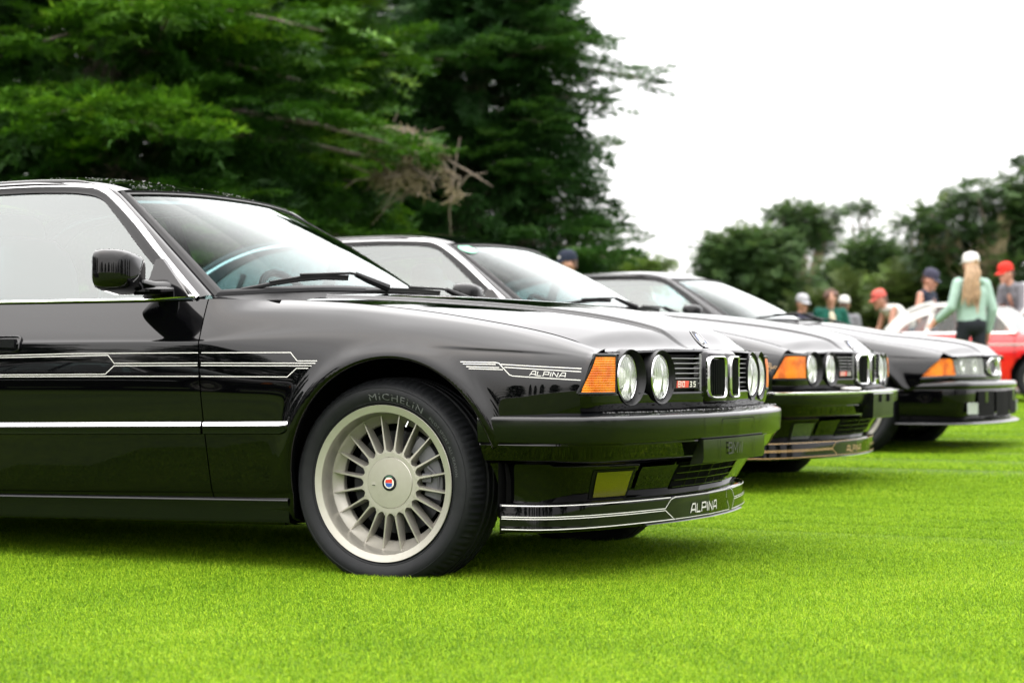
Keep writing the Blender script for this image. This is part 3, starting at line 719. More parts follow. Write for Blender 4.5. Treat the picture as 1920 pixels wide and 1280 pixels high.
    inn = [ws_pt(-.955, v_) for v_ in np.linspace(.045, .955, 20)]+[ws_pt(u_*.955, .955) for u_ in np.linspace(-1, 1, 25)[1:]]+[ws_pt(.955, v_) for v_ in np.linspace(.955, .045, 20)[1:]]+[ws_pt(u_*.955, .045) for u_ in np.linspace(1, -1, 25)[1:]]
    a, b = np.array(path), np.array(inn); mid = (a+b)/2; up = np.array([.012, 0, .014])
    fb.grid(np.stack([a-up*.4, a+up*.15, lerp(a, b, .25)+up*.55, lerp(a, b, .4)+up*.2, lerp(a, b, .6)+up*.35, lerp(a, b, .9)+up*.30, b-up*.2], 1))
    fb.build('windscreen_seal', [M['rubber']], root, warp=W, smooth=35)
    if P.get('sticker'):
        st = MB(); c0 = np.array(ws_pt(-.87, .905)); du = np.array(ws_pt(-.80, .905))-c0; dv = np.array(ws_pt(-.87, .93))-c0
        du /= np.linalg.norm(du); dv /= np.linalg.norm(dv); nrm = np.cross(du, dv); nrm *= np.sign(nrm[0]); A = np.linspace(0, 2*PI, 25)[:-1]
        st.add([c0+nrm*.004+(du*math.cos(q)+dv*math.sin(q))*.052 for q in A], [tuple(range(24))], 0)
        st.add([c0+nrm*.005+(du*math.cos(q)*1.+dv*(math.sin(q)*.45-.25))*.036 for q in A], [tuple(range(24))], 1)
        st.build('round_sticker', [M['green_sticker'], M['white']], scr, smooth=0, warp=W)
    # --- roof
    rb = MB(); U = np.linspace(-1, 1, 49); XX = np.linspace(0, 1, 48); rows = []
    for t in XX:
        r = []
        for u_ in U:
            b = 1-u_**2
            xt = ws_pt(u_, 1)[0]-.004; xe = -2.36-.06*b
            x = lerp(xt, xe, t)
            se = pch([-2.46,-2.36,-1.6,-1.3,-1.16],[.535,.545,.560,.553,.530], x); ze = pch([-2.46,-2.36,-2.0,-1.6,-1.35,-1.16],[1.285,1.292,1.312,1.316,1.304,1.266], x)
            cr = pch([-2.46,-2.3,-1.63,-1.3,-1.16],[.030,.036,.044,.034,.020], x)
            r.append((x, u_*(se+.006), ze+cr*(1-abs(u_)**2.4)-.010*sstep(.93, 1., abs(u_))))
        rows.append(r)
    rb.grid(np.array(rows)); rb.build('roof', [paint], root, warp=W, smooth=60)
    # --- window frames, trims and panes
    n = 90
    C = resample(CHROME, n); G = resample(GLASS, n); E = resample(WEDGE, n)
    def frame(mb):
        c3 = cab3(C); e3 = cab3(E)
        k = np.linspace(0, 1, n)
        e3[:, 1] += .000
        ws = np.array([ws_edge(v_) for v_ in np.clip((E[:, 1]-.893)/(1.268-.893), 0, 1)])
        fr = sstep(-1.30, -1.05, E[:, 0])[:, None]
        e3 = lerp(e3, np.stack([ws[:, 0], -ws[:, 1], ws[:, 2]], -1), fr)
        mid_ = lerp(c3, e3, .55)+np.array([0.004, -.006, .004])
        mb.grid(np.stack([c3+np.array([0, .006, 0]), c3, lerp(c3, mid_, .6), mid_, lerp(mid_, e3, .6)+np.array([.002,-.002,.002]), e3, e3+np.array([-.01, .012, -.006])], 1))
    frm = both(frame, 'window_frame', [paint], smooth=60)
    dn = np.diff(C, axis=0); dn = np.vstack([dn, dn[-1:]]); dn /= np.linalg.norm(dn, axis=1, keepdims=True); nrm2 = np.stack([-dn[:, 1], dn[:, 0]], -1)
    inward = np.sign(np.sum((G-C)*nrm2, axis=1))[:, None]*nrm2
    def chrome(mb):
        h = .0085 if trim else .006
        a = C-inward*h; b = C+inward*h
        mb.grid(np.stack([cab3(a, .000), cab3(a, .005), cab3(lerp(a, b, .3), .0085), cab3(lerp(a, b, .7), .0085), cab3(b, .005), cab3(b, -.004)], 1))
        X = np.linspace(-2.70, -.69, 60); z = np.where(X > -.875, lerp(.885, .893, np.clip((X+.875)/.15, 0, 1)), .884+.0*X); s_ = cab_s(z)
        mb.grid(np.array([[(x, -(q+o), zz+d) for o, d in ((.001,-.003),(.008,-.002),(.0095,.001),(.007,.006),(-.004,.008))] for x, q, zz in zip(X, s_, z)]))
    for i, mirror in enumerate((False, True)):
        mb = MB(); chrome(mb); mb.build('window_trim', [chain], frm[i], mirror=mirror, warp=W, smooth=40)
        mb = MB(); a = C+inward*.007
        mb.grid(np.stack([cab3(a, .003), cab3(lerp(a, G, .35), .0045), cab3(lerp(a, G, .6), .001), cab3(G, .002), cab3(G, -.006)], 1))
        xb_ = P.get('bpost', -1.79); mb.grid(np.array([[(x, -(float(cab_s(z))+.002), z) for z in np.linspace(.905, 1.272, 8)] for x in (xb_-.035, xb_+.035)]))
        mb.grid(np.array([[(x, -(float(cab_s(z))+.0025), z) for z in np.linspace(.905, 1.13, 6)] for x in (-2.33, -2.30)]))
        mb.build('window_seal', [M['rubber']], frm[i], mirror=mirror, warp=W, smooth=40)
    def pane(x0, x1):
        def f(mb):
            X = np.linspace(x0, x1, 40); top = np.interp(-X, -GLASS[:, 0], GLASS[:, 1]); rows = []
            for x, t in zip(X, top): rows.append([(x, -(float(cab_s(z))-.004), z) for z in np.linspace(.886, max(t, .888), 12)])
            mb.grid(np.array(rows))
        return f
    both(pane(-.775, -1.78), 'front_side_window', [M['glass']], smooth=180)
    both(pane(-1.80, -2.53), 'rear_side_window', [M['glass']], smooth=180)
    # --- rear window, boot, tail
    rw = MB(); rw.grid(np.array([[(lerp(-2.88-.05*(1-u_**2), -2.40-.03*(1-u_**2), v_), u_*lerp(.66, .50, v_), lerp(.945, 1.290, v_)+.012*(1-u_**2)) for v_ in np.linspace(0, 1, 12)] for u_ in np.linspace(-1, 1, 25)]))
    rw.build('rear_window', [M['screen']], root, warp=W, smooth=180)
    for sg in (-1, 1):
        rp = MB(); rp.grid(np.array([[(lerp(-2.88, -2.38, v_)-.02, sg*lerp(lerp(.66, .50, v_), float(cab_s(lerp(.94, 1.295, v_)))-.004, q), lerp(.94, 1.295, v_)+.004) for v_ in np.linspace(0, 1, 10)] for q in np.linspace(0, 1, 4)]))
        rp.build('rear_pillar', [paint], root, warp=W)
    bt = MB(); rows = []
    for x in np.linspace(-2.74, -3.76, 30):
        se = float(np.interp(x, TX, LS[9])); ze = float(pch(TX, LZ[9], x)); rows.append([(x-.10*(1-u_**2)*sstep(-3.0, -2.74, x)*1.6, u_*se, ze+.018*(1-u_**2)) for u_ in np.linspace(-1, 1, 25)])
    bt.grid(np.array(rows)); e = np.array(rows[-1]); bt.grid(np.stack([e, e+np.array([-.03, 0, -.02]), e+np.array([-.045, 0, -.20]), e+np.array([-.02, 0, -.40])], 1))
    bt.build('boot_lid', [paint], root, warp=W)
    RP = Plan([(.845, -3.20), (.83, -3.55), (.76, -3.80), (.55, -3.90), (.25, -3.93), (0, -3.94)])
    bb = MB(); sweep(bb, RP, [(.05,.57),(-.01,.565),(-.016,.555),(-.016,.47),(0,.46),(0,.32),(.04,.27)], 0, RP.L, 50); bb.build('rear_bumper', [M['trim'] if front == 'twin' else paint], root, warp=W)
    both(lambda mb: mb.grid(np.array([[(-3.815+.03*abs(u_-.5), -lerp(.38, .69, u_), z) for z in (.66, .70, .78, .86)] for u_ in np.linspace(0, 1, 6)])), 'tail_light', [M['red']])
    # --- mirror
    def mir(mb):
        c = np.array([-.872, -.945, .968])
        a = rad(14); R = np.array([[math.cos(a), -math.sin(a), 0], [math.sin(a), math.cos(a), 0], [0, 0, 1]])
        th = np.linspace(0, 2*PI, 48, endpoint=False); rows = []
        f = lambda t, p: np.sign(t)*np.abs(t)**p
        for q, k in ((-1., 0.), (-1., .80), (-.96, .90), (-.80, .985), (-.3, 1.), (.25, .97), (.60, .90), (.85, .78), (.97, .60), (1., .0)):
            y = f(np.cos(th), .42)*.098*k; z = f(np.sin(th), .40)*.066*k; z = z-.010*(y/.098)*1.0
            x = np.full_like(y, q*.058)-.014*(y/.098)**2
            rows.append(np.stack([x, y, z], -1))
        mb.grid((np.array(rows) @ R.T)+c, closev=True)
    mr_ = both(mir, 'door_mirror', [paint], smooth=50)[:1]; bpy.data.objects.remove([o for o in root.children if o.name.startswith('door_mirror') and o is not mr_[0]][0])
    for i, mirror in enumerate((False,)):
        mb = MB()
        mb.add([(-.715,-.790,.890),(-.900,-.790,.890),(-.885,-.745,1.020),(-.858,-.742,1.022),(-.715,-.812,.892),(-.895,-.812,.892),(-.880,-.762,1.018),(-.858,-.758,1.020)], [(4,5,6,7),(0,1,5,4),(1,2,6,5),(2,3,7,6),(3,0,4,7)])
        mb.tube([(-.835,-.785,.925),(-.845,-.84,.925),(-.86,-.885,.935)], [.045,.036,.032], 12, flat=.6)
        mb.tube([(-.79,-.79,.915),(-.815,-.84,.912),(-.86,-.90,.912)], [.016,.02,.022], 10, flat=.7)
        mb.build('mirror_arm', [M['flat'] if front != 'twin' else paint], mr_[i], mirror=mirror, warp=W)
        mb = MB(); a = rad(14); ca, sa = math.cos(a), math.sin(a)
        mb.add([(-.872+(-.059)*ca-y*sa, -.945+(-.059)*sa+y*ca, .968+z) for y, z in ((-.085,-.05),(.085,-.055),(.085,.05),(-.085,.055))], [(0, 1, 2, 3)])
        mb.build('mirror_glass', [M['reflector']], mr_[i], mirror=mirror, warp=W)
    # --- door handles
    for par, xc in ((fdoor, -1.405), (rdoor, -2.18)):
        for i, mirror in enumerate((False, True)):
            mb = MB(); sv = float(side_s(xc, .745)[0]); zc = .744
            th = np.linspace(0, 2*PI, 40, endpoint=False); f = lambda t, p: np.sign(t)*np.abs(t)**p
            ring = np.stack([xc+.060*f(np.cos(th), .35), 0*th, zc+.028*f(np.sin(th), .4)], -1)
            def at(k, o):
                q = ring.copy(); q[:, 0] = xc+(q[:, 0]-xc)*k; q[:, 2] = zc+(q[:, 2]-zc)*k; q[:, 1] = -(side_s(q[:, 0], q[:, 2])+o); return q
            mb.grid(np.stack([at(1., 0), at(.985, .007), at(.93, .008), at(.90, .002), at(.85, -.012), at(.02, -.014)], 1), closeu=True)
            mb.box((xc-.05, -(sv+.006), zc-.012), (xc+.035, -(sv-.008), zc+.016))
            mb.build('door_handle', [M['trim']], par[i], mirror=mirror, warp=W, smooth=40)
    # --- pinstripes along the side
    if sm is not None:
        q = .0025; sp_ = side_pt; xe = P.get('wing_end', .655)-.004
        L_door = [[(-1.75,.704),(-1.44,.7055),(-1.10,.7115),(-.636,.7125)], [(-1.75,.697),(-1.44,.6985),(-.985,.7055),(-.960,.6795),(-.636,.6805)],
                  [(-.636,.6725),(-.960,.6715),(-.995,.6445),(-1.44,.6415),(-1.75,.6405)], [(-1.75,.634),(-1.44,.635),(-.995,.6375),(-.632,.6385)]]
        L_wing = [[(-.623,.7125),(-.297,.7125),(-.271,.6865),(-.200,.6865)], [(-.623,.6805),(-.205,.6795)], [(-.623,.6725),(-.218,.6715)], [(-.622,.6385),(-.304,.6375),(-.272,.6640),(-.230,.6640)],
                  [(.287,.6835),(.398,.6815),(.410,.679),(.446,.645),(.456,.642),(xe,.630)], [(.296,.6775),(.400,.6755)], [(.307,.6695),(.412,.6665)], [(.316,.6635),(.424,.6605)], [(.416,.6760),(xe,.6635)], [(.428,.6675),(xe,.6545)]]
        L_rear = [[(-2.40,z),(-1.78,z)] for z in (.7045,.697,.6405,.634)]
        for i, mirror in enumerate((False, True)):
            for par, LL in ((fdoor[i], L_door), (fend[i], L_wing), (rdoor[i], L_rear)):
                for pts in LL:
                    mb = MB(); ribbon(mb, pts, q, sp_); mb.build('pinstripe', [sm], par, mirror=mirror, warp=W, smooth=0)
            mb = MB(); word(mb, 'ALPINA', (.508,.6435), (.99,-.055), (.22,1.), .0130, .36, .0019, sp_); mb.build('lettering', [sm], fend[i], mirror=mirror, warp=W, smooth=0)
    # --- front ends
    if front == 'twin': front_twin(root, P)
    else: front_single(root, P)
    # --- wheels
    zc = .315; tr = P['track']
    for x, nm in ((0., 'F'), (P['rear_axle'], 'R')):
        for mirror in (False, True):
            make_wheel(root, (x, (.818+tr)*(1 if mirror else -1), .315), P['wheel'], mirror)
    # --- wipers
    for dy in (0., .56):
        mb = MB(); o = np.array([0, dy, 0])
        if dy == 0: blade = [(-.622,-.655,.917),(-.575,-.56,.938),(-.53,-.45,.957),(-.485,-.36,.966),(-.45,-.27,.966)]
        else: blade = [(-.53,-.44,.930),(-.49,-.30,.936),(-.475,-.14,.938),(-.47,-.02,.938),(-.47,.09,.937)]; o = np.array([0, .33, 0])
        blade = [np.array(p)+o*(1 if dy else 0) for p in blade]
        mb.tube(blade, .0055, 6, flat=1.3); mb.tube([p+np.array([.003,.0,.008]) for p in blade[1:]], .0042, 6)
        piv = blade[-1]+np.array([.09, .12, -.030])
        mb.tube([blade[2]+np.array([.006,0,.016]), blade[-1]+np.array([.012,.0,.018]), blade[-1]+np.array([.03,.03,.012])], .0045, 6)
        mb.tube([blade[-1]+np.array([.02,.02,.015]), lerp(blade[-1], piv, .5)+np.array([.0,.0,.012]), piv], [.009,.012,.014], 8)
        mb.build('wiper', [M['flat']], root, warp=W)
    # --- interior
    ib = MB(); ib.grid(np.array([[(lerp(-.62, -.90, q), u_*.66, .885-.03*q+.02*(1-u_**2)-.10*max(0, q-.8)/.2) for q in np.linspace(0, 1, 10)] for u_ in np.linspace(-1, 1, 17)]))
    ib.box((-1.0, -.66, .5), (-.88, .66, .86)); ib.build('dashboard', [M['interior']], root, warp=W)
    for sg in (-1, 1):
        mb = MB(); mb.blob((-1.75, sg*.36, .78), (.10, .25, .36), p=.6); mb.blob((-1.45, sg*.36, .48), (.28, .25, .10), p=.6); mb.blob((-1.80, sg*.36, 1.13), (.05, .14, .09), p=.6)
        mb.build('front_seat', [M['interior']], root, warp=W)
    mb = MB(); mb.blob((-2.5, 0, .75), (.12, .62, .30), p=.5); mb.blob((-2.25, 0, .5), (.28, .62, .10), p=.5); mb.build('rear_seat', [M['interior']], root, warp=W)
    mb = MB(); A = np.linspace(0, 2*PI, 33); mb.tube([(-1.05-.10*math.sin(a), .36+.19*math.cos(a), .86+.165*math.sin(a)) for a in A], .014, 8, cap=False)
    mb.blob((-1.04, .36, .86), (.03, .07, .06)); mb.tube([(-1.05, .18, .86), (-1.05, .54, .86)], .012, 6); mb.build('steering_wheel', [M['interior']], root, warp=W)
    return root
# ------------------------------------------------------------------ twin lamp front end
NP = Plan([(.835,.50),(.818,.595),(.797,.650),(.768,.680),(.70,.700),(.589,.717),(.416,.746),(.25,.770),(.16,.783),(0,.795)])
BP = Plan([(.858,.345),(.866,.48),(.859,.585),(.830,.665),(.775,.722),(.70,.757),(.50,.808),(.25,.842),(0,.852)])
SP = Plan([(.822,.405),(.805,.50),(.72,.585),(.56,.650),(.42,.685),(.20,.722),(0,.735)])
def drops(mb, fn, n, seed, r0=.0012, r1=.0032):
    rnd = random.Random(seed)
    for _ in range(n):
        x, y, z = fn(rnd); r = r0+(r1-r0)*rnd.random()**2
        k = 7; P = [(x+r*1.2*math.cos(2*PI*i/k), y+r*1.2*math.sin(2*PI*i/k), z) for i in range(k)]
        P2 = [(x+r*.8*math.cos(2*PI*i/k), y+r*.8*math.sin(2*PI*i/k), z+r*.55) for i in range(k)]
        mb.add(P+P2+[(x, y, z+r*.75)], [(i, (i+1) % k, k+(i+1) % k, k+i) for i in range(k)]+[(k+i, k+(i+1) % k, 2*k) for i in range(k)])
def front_twin(root, P):
    W = P['warp']; wd = dict(warp=W); sm = P['stripe']; paint = M['paint']; big = P.get('bigkidney', False)
    aS = lambda s: float(NP.a_s(s))
    # body-colour apron under the lamps
    nb = MB(); a0 = aS(.801)
    CUT = [(.586,.637,.0815),(.414,.637,.0795)]
    sweep(nb, NP, [(.0,.5905)]+[(float(np.interp(z, [.540,.562,.587], [-.008,-.001,.0015])), z) for z in np.arange(.587, .539, -.004)]+[(-.03,.525)], max(0., aS(.8)-P.get('ind_back', 0.)), NP.L, 260, cut=CUT)
    sweep(nb, NP, [(-.075,.714),(-.012,.709),(-.008,.706),(-.015,.702),(-.05,.700)], aS(.69), NP.L, 260, cut=CUT)
    nb.build('nose_panel', [paint], root, smooth=40, **wd)
    # black panel behind the lamps
    gb = MB(); sweep(gb, NP, [(-.05,.590),(-.050,.706)], aS(.755), NP.L, 70); sweep(gb, NP, [(-.05,.5905),(-.003,.5905)], aS(.785), NP.L, 260, cut=[(.586,.637,.0785),(.414,.637,.0765)])
    gb.build('lamp_panel', [M['flat']], root, smooth=40, **wd)
    for mirror in (False, True):
        # indicator
        ibk = P.get('ind_back', 0.); aL = (aS(.8005)-ibk, aS(.762)-ibk*.85); aR = (aS(.672), aS(.664))
        ib = MB(); patch(ib, NP, aL, aR, .5905, .7015, .002, (30, 16), .03, 0, .004)
        ind = ib.build('indicator', [M['amber']], root, mirror=mirror, smooth=180, **wd)
        rb = MB(); patch_rim(rb, NP, aL, aR, .5905, .7015, -.001, .0065, .03); patch(rb, NP, aL, aR, .5905, .7015, -.012, (12, 8), .03)
        rb.build('indicator_rim', [M['flat']], ind, mirror=mirror, smooth=60, **wd)
        # lamps
        for s0, xb, r in ((.586, .702, .0715), (.414, .738, .0695)):
            zc = .637; A = np.linspace(0, 2*PI, 57)
            hd = MB(); rows = []                     # bezel tunnel: from the lens plane out to the slanted grille plane
            for a in A:
                cy, sz = math.cos(a), math.sin(a); s_f = s0+cy*(r+.010)
                xf = float(np.interp(-s_f, -NP.q[:, 0], NP.q[:, 1]))+.002
                rows.append([(xb-.03, -(s0+cy*r*.96), zc+sz*r*.96), (xb+.006, -(s0+cy*(r+.004)), zc+sz*(r+.004)), (max(xf, xb+.008), -s_f, zc+sz*(r+.010)), (max(xf, xb+.008)+.002, -(s_f+cy*.002), zc+sz*(r+.012)), (max(xf, xb+.008)-.03, -(s_f+cy*.003), zc+sz*(r+.013))])
            hd.grid(np.array(rows))
            h = hd.build('headlight', [M['bezel']], root, mirror=mirror, smooth=40, **wd)
            rg = MB(); prof = [(r-.009, xb-.012), (r-.006, xb+.004), (r-.003, xb+.0075), (r+.0005, xb+.006), (r+.002, xb-.005)]
            rg.grid(np.array([[(x, -(s0+math.cos(a)*q), zc+math.sin(a)*q) for q, x in prof] for a in A])); rg.build('lamp_ring', [M['chrome']], h, mirror=mirror, smooth=60, **wd)
            rf = MB(); prof = [(r-.004, xb-.002), (r*.8, xb-.030), (r*.5, xb-.055), (r*.2, xb-.065), (.0005, xb-.066)]
            rf.grid(np.array([[(x, -(s0+math.cos(a)*q), zc+math.sin(a)*q) for q, x in prof] for a in A])); rf.build('lamp_reflector', [M['reflector']], h, mirror=mirror, smooth=180, **wd)
            bu = MB()
            if s0 > .5:
                bu.grid(np.array([[(x, -(s0+math.cos(a)*q), zc+math.sin(a)*q) for q, x in ((.034,xb-.05),(.033,xb-.018),(.030,xb-.012),(.018,xb-.004),(.0005,xb-.001))] for a in A]))
            bu.blob((xb-.03, -s0, zc), (.022, .008, .008)); bu.build('bulb', [M['bulb']], h, mirror=mirror, smooth=60, **wd)
            ln = MB(); prof = [(r-.002, xb+.003), (r*.85, xb+.010), (r*.6, xb+.0155), (r*.3, xb+.019), (.0005, xb+.020)]
            rows = np.array([[(x, -(s0+math.cos(a)*q), zc+math.sin(a)*q) for q, x in prof] for a in A]); ln.grid(rows)
            ln.build('lamp_lens', [M['lens_flute']], h, mirror=mirror, smooth=180, **wd)
        # side grille
        gb = MB(); patch(gb, NP, (aS(.345), aS(.345)), (aS(.160), aS(.160)), .592, .706, -.030, (12, 3)); g = gb.build('side_grille', [M['flat']], root, mirror=mirror, smooth=0, **wd)
        for k in range(7):
            z = .601+.0155*k
            mb = MB(); pr = [(-.030,z-.001),(-.004,z-.0012),(-.003,z),(-.004,z+.0014),(-.030,z+.001)]
            sweep(mb, NP, pr, aS(.330 if 1 <= k <= 5 else .345), aS(.163), 20, both=False)
            mb.build('grille_bar', [M['barlight'] if k != 0 else M['flat']], g, mirror=mirror, smooth=0, **wd)
        mb = MB(); patch(mb, NP, (aS(.346), aS(.335)), (aS(.166), aS(.166)), .6125, .6125+.0005, -.002, (4, 2)); 
        patch_rim(mb, NP, (aS(.163), aS(.163)), (aS(.158), aS(.158)), .592, .706, -.006, .003)
        mb.build('grille_edge', [M['barlight']], g, mirror=mirror, smooth=0, **wd)
        if not mirror:
            sf = lambda X, z, e: (lambda a: np.stack([NP.at(a, e+.004)[1], -NP.at(a, e+.004)[0], z], -1))(X)
            mb = MB(); patch(mb, NP, (aS(.345), aS(.345)), (aS(.190), aS(.190)), .601, .627, .002, (10, 3), 0, 0)
            a1 = aS(.330); hz = .0175
            sfp = lambda X, z, e: np.stack([NP.at(X, e+.002)[1], -NP.at(X, e+.002)[0], z], -1)
            def para(mb, x0, x1, z0, z1, m, e): 
                X = np.linspace(x0, x1, 5); k = .18
                mb.grid(np.stack([sfp(X, np.full(5, z0), e), sfp(X+k*(z1-z0), np.full(5, z1), e)], 1), m)
            para(mb, aS(.325), aS(.250), .604, .625, 1, .0008)
            word(mb, 'B10', (aS(.318), .6065), (1., 0), (.18, 1.), .0165, .25, .0028, sfp, .0022, 2)
            word(mb, '3.5', (aS(.245), .6065), (1., 0), (.18, 1.), .0155, .30, .0030, sfp, .0022, 2)
            mb.build('model_badge', [M['flat'], M['red'], M['badgewhite']], root, smooth=0, **wd)
    # kidney housing
    kz0, kz1 = (.552, .722); kw = .158
    kb = MB()
    S_ = np.concatenate([np.linspace(-kw, -kw+.012, 4), np.linspace(-.14, .14, 29), np.linspace(kw-.012, kw, 4)])
    def kx(s): 
        s = abs(s); return float(pch([0,.03,.08,.125,.146,.158],[.806,.808,.806,.797,.785,.755], s))
    Z_ = [kz0-.006, kz0, kz0+.008, kz0+.05, .66, kz1-.012, kz1-.003, kz1+.002]; D_ = [-.05, -.008, 0, .002, .0, -.006, -.016, -.04]
    kb.grid(np.array([[(kx(s)+d, s, z) for z, d in zip(Z_, D_)] for s in S_]))
    for sg in (-1, 1): kb.grid(np.array([[(x, sg*kw, z) for z in Z_] for x in (.755, .68)]))
    kh = kb.build('kidney_housing', [paint], root, smooth=40, **wd)
    kh_h = .068 if not big else .076; kcz = .6355
    for sg in (-1, 1):
        A = np.linspace(0, 2*PI, 65); f = lambda t, p: np.sign(t)*np.abs(t)**p
        hw = .0605 if not big else .064; cy = sg*.0795
        def rr(k, d):
            return [(kx(cy+hw*k*f(math.cos(a), .40))+d-(.010 if math.sin(a) > .8 else 0)*0, cy+hw*k*f(math.cos(a), .40), kcz+kh_h*k*f(math.sin(a), .32)) for a in A]
        rg = MB(); rw_ = .86 if big else .88
        rg.grid(np.array([rr(1., -.004), rr(1.0, .004), rr(.985, .009), rr(.95, .0105), rr(.92, .009), rr(rw_, .004), rr(rw_-.01, -.03)]).transpose(1, 0, 2))
        k = rg.build('kidney_grille', [M['chrome']], root, smooth=50, **wd)
        bk = MB(); c = np.array(rr(rw_-.005, -.026))[:-1]; bk.add(c, [tuple(range(len(c)))]); bk.build('grille_mesh', [M['dark']], k, smooth=0, **wd)
        for q in range(8):
            s = cy+hw*.80*(-1+2*(q+.5)/8); hh = kh_h*.83
            mb = MB(); x = kx(s)
            mb.add([(x-.024, s-.0016, kcz-hh), (x+.004, s-.0016, kcz-hh), (x+.006, s, kcz-hh), (x+.004, s+.0016, kcz-hh), (x-.024, s+.0016, kcz-hh)]+[(x-.024, s-.0016, kcz+hh), (x+.004, s-.0016, kcz+hh), (x+.006, s, kcz+hh), (x+.004, s+.0016, kcz+hh), (x-.024, s+.0016, kcz+hh)], [(0,1,6,5),(1,2,7,6),(2,3,8,7),(3,4,9,8)])
            mb.build('grille_slat', [M['trim']], k, smooth=0, **wd)
    # bumper
    nb = 110
    bb = MB(); sweep(bb, BP, [(-.09,.535),(-.035,.533),(-.012,.526),(-.003,.522),(0,.517),(.0002,.512),(.0000,.500),(-.004,.452),(-.008,.447),(-.016,.444)], .0, BP.L, nb)
    # end cap
    bump = bb.build('front_bumper', [M['trim']], root, smooth=50, **wd)
    vb = MB()
    prof = [(-.014,.4445,0.),(-.010,.440,.03),(-.012,.437,.05),(-.018,.400,.16),(-.030,.386,.22),(-.042,.383,.28),(-.044,.375,.34),(-.040,.350,.55),(-.030,.275,.95),(-.026,.262,1.)]
    sweep(vb, BP, prof, .0, BP.L, nb, other=SP); vb.build('front_apron', [paint], root, smooth=35, **wd)
    def apron_pt(a, z, e):                            # point on the lower apron
        t = np.clip((.375-z)/(.375-.262), 0, 1); bl = np.interp(z, [.262,.275,.35,.375], [1.,.95,.55,.34]); of = np.interp(z, [.262,.275,.35,.375], [-.026,-.030,-.040,-.044])+e
        s, x = BP.at(a, of); s2, x2 = SP.at(a/BP.L*SP.L, of); return np.stack([lerp(x, x2, bl), -lerp(s, s2, bl), z+0*a], -1)
    def ap_patch(mb, aL, aR, z0, z1, e, n=(14, 6), sl=0., m=0):
        rows = []
        for u_ in np.linspace(0, 1, n[0]): rows.append([apron_pt(np.array(lerp(aL, aR, u_)+sl*(z-z0)), np.array(z), e) for z in np.linspace(z0, z1, n[1])])
        mb.grid(np.array(rows), m)
    aB = lambda s: float(BP.a_s(s))
    for mirror in (False, True):
        fb = MB(); ap_patch(fb, aB(.775), aB(.600), .279, .357, .006, sl=.18); f = fb.build('fog_light', [M[P.get('fogmat', 'fog')]], root, mirror=mirror, smooth=180, **wd)
        fr = MB(); ap_patch(fr, aB(.790), aB(.585), .272, .364, .002, sl=.18); fr.build('fog_light_frame', [M['flat']], f, mirror=mirror, **wd)
        dp = MB(); ap_patch(dp, aB(.555), aB(.325), .292, .366, .008, sl=.18); dp.build('duct_panel', [paint], root, mirror=mirror, **wd)
    ik = MB(); 
    aC = BP.L
    A_ = np.linspace(aB(.30), aC, 20); half = np.array([[apron_pt(np.array(a), np.array(z), .002) for z in (.285, .30, .34, .372)] for a in A_]); ik.grid(np.concatenate([half, half[::-1][1:]*np.array([1,-1,1])])); ig = ik.build('intake_grille', [M['dark']], root, smooth=0, **wd)
    for k in range(4):
        z = .293+.022*k; mb = MB(); half = np.array([[apron_pt(np.array(a), np.array(zz), e) for zz, e in ((z-.0015,.002),(z-.0015,.012),(z+.0015,.012),(z+.0015,.002))] for a in A_]); mb.grid(np.concatenate([half, half[::-1][1:]*np.array([1,-1,1])])); mb.build('intake_bar', [M['trim']], ig, smooth=0, **wd)
    for sx in (-.2, -.1, 0, .1, .2):
        mb = MB(); a = aB(abs(sx)); sg = 1 if sx >= 0 else -1
        q = np.array([apron_pt(np.array(a), np.array(z), .009) for z in np.linspace(.288, .37, 5)]); q[:, 1] *= -sg if True else 1; q[:, 1] = sg*np.abs(q[:, 1]); mb.tube(q, .0018, 5); mb.build('intake_bar', [M['trim']], ig, smooth=0, **wd)
    # number plate blank
    if not P.get('plateholder'):
        pb = MB(); xs = lambda s: float(np.interp(-abs(s), -BP.q[:, 0], BP.q[:, 1]))
        S1 = np.linspace(-.285, .285, 21); Zr = [(.4475,-.020),(.4468,-.012),(.443,-.004),(.385,-.003),(.372,-.008),(.366,-.05)]
        pb.grid(np.array([[(xs(s)+d, s, z) for z, d in Zr] for s in S1]))
        for s in (-.285, .285): pb.add([(xs(s)+d, s, z) for z, d in Zr], [tuple(range(6))])
        pl = pb.build('plate_panel', [M['trim']], root, smooth=35, **wd)
        sm_ = MB(); fp = lambda X, z, e: np.stack([np.interp(-np.abs(X), -BP.q[:, 0], BP.q[:, 1])+e, X, z], -1)
        for s in (-.165, .155): ribbon(sm_, [(s, .376), (s, .443)], .0022, fp, .0006, 0)
        ribbon(sm_, [(-.150,.454),(-.150,.498),(-.142,.505),(.142,.505),(.150,.498),(.150,.454)], .0020, fp, .0014, 0)
        for s in (-.285, .225): ribbon(sm_, [(s, .452), (s, .512)], .0012, fp, .0012, 0)
        sm_.build('panel_seam', [M['dark']], pl, smooth=0, **wd)
        lt = MB(); word(lt, 'BMW', (-.095, .394), (1, 0), (0, 1), .034, .28, .0050, fp, .0008, 0); lt.build('embossed_letters', [M['trimdark']], pl, smooth=0, **wd)
    else:
        xs = lambda s: float(np.interp(-abs(s), -BP.q[:, 0], BP.q[:, 1]))
        ch = MB(); sweep(ch, BP, [(-.006,.528),(.004,.528),(.009,.523),(.009,.512),(.003,.507)], .05, BP.L, nb); ch.build('bumper_strip', [M['chrome']], bump, smooth=50, **wd)
        pb = MB(); S1 = np.linspace(-.135, .215, 12); Zr = [(.515,-.01),(.515,.022),(.508,.026),(.375,.022),(.372,.018),(.372,-.04)]
        pb.grid(np.array([[(xs(s*.6)+d, s, z) for z, d in Zr] for s in S1])); 
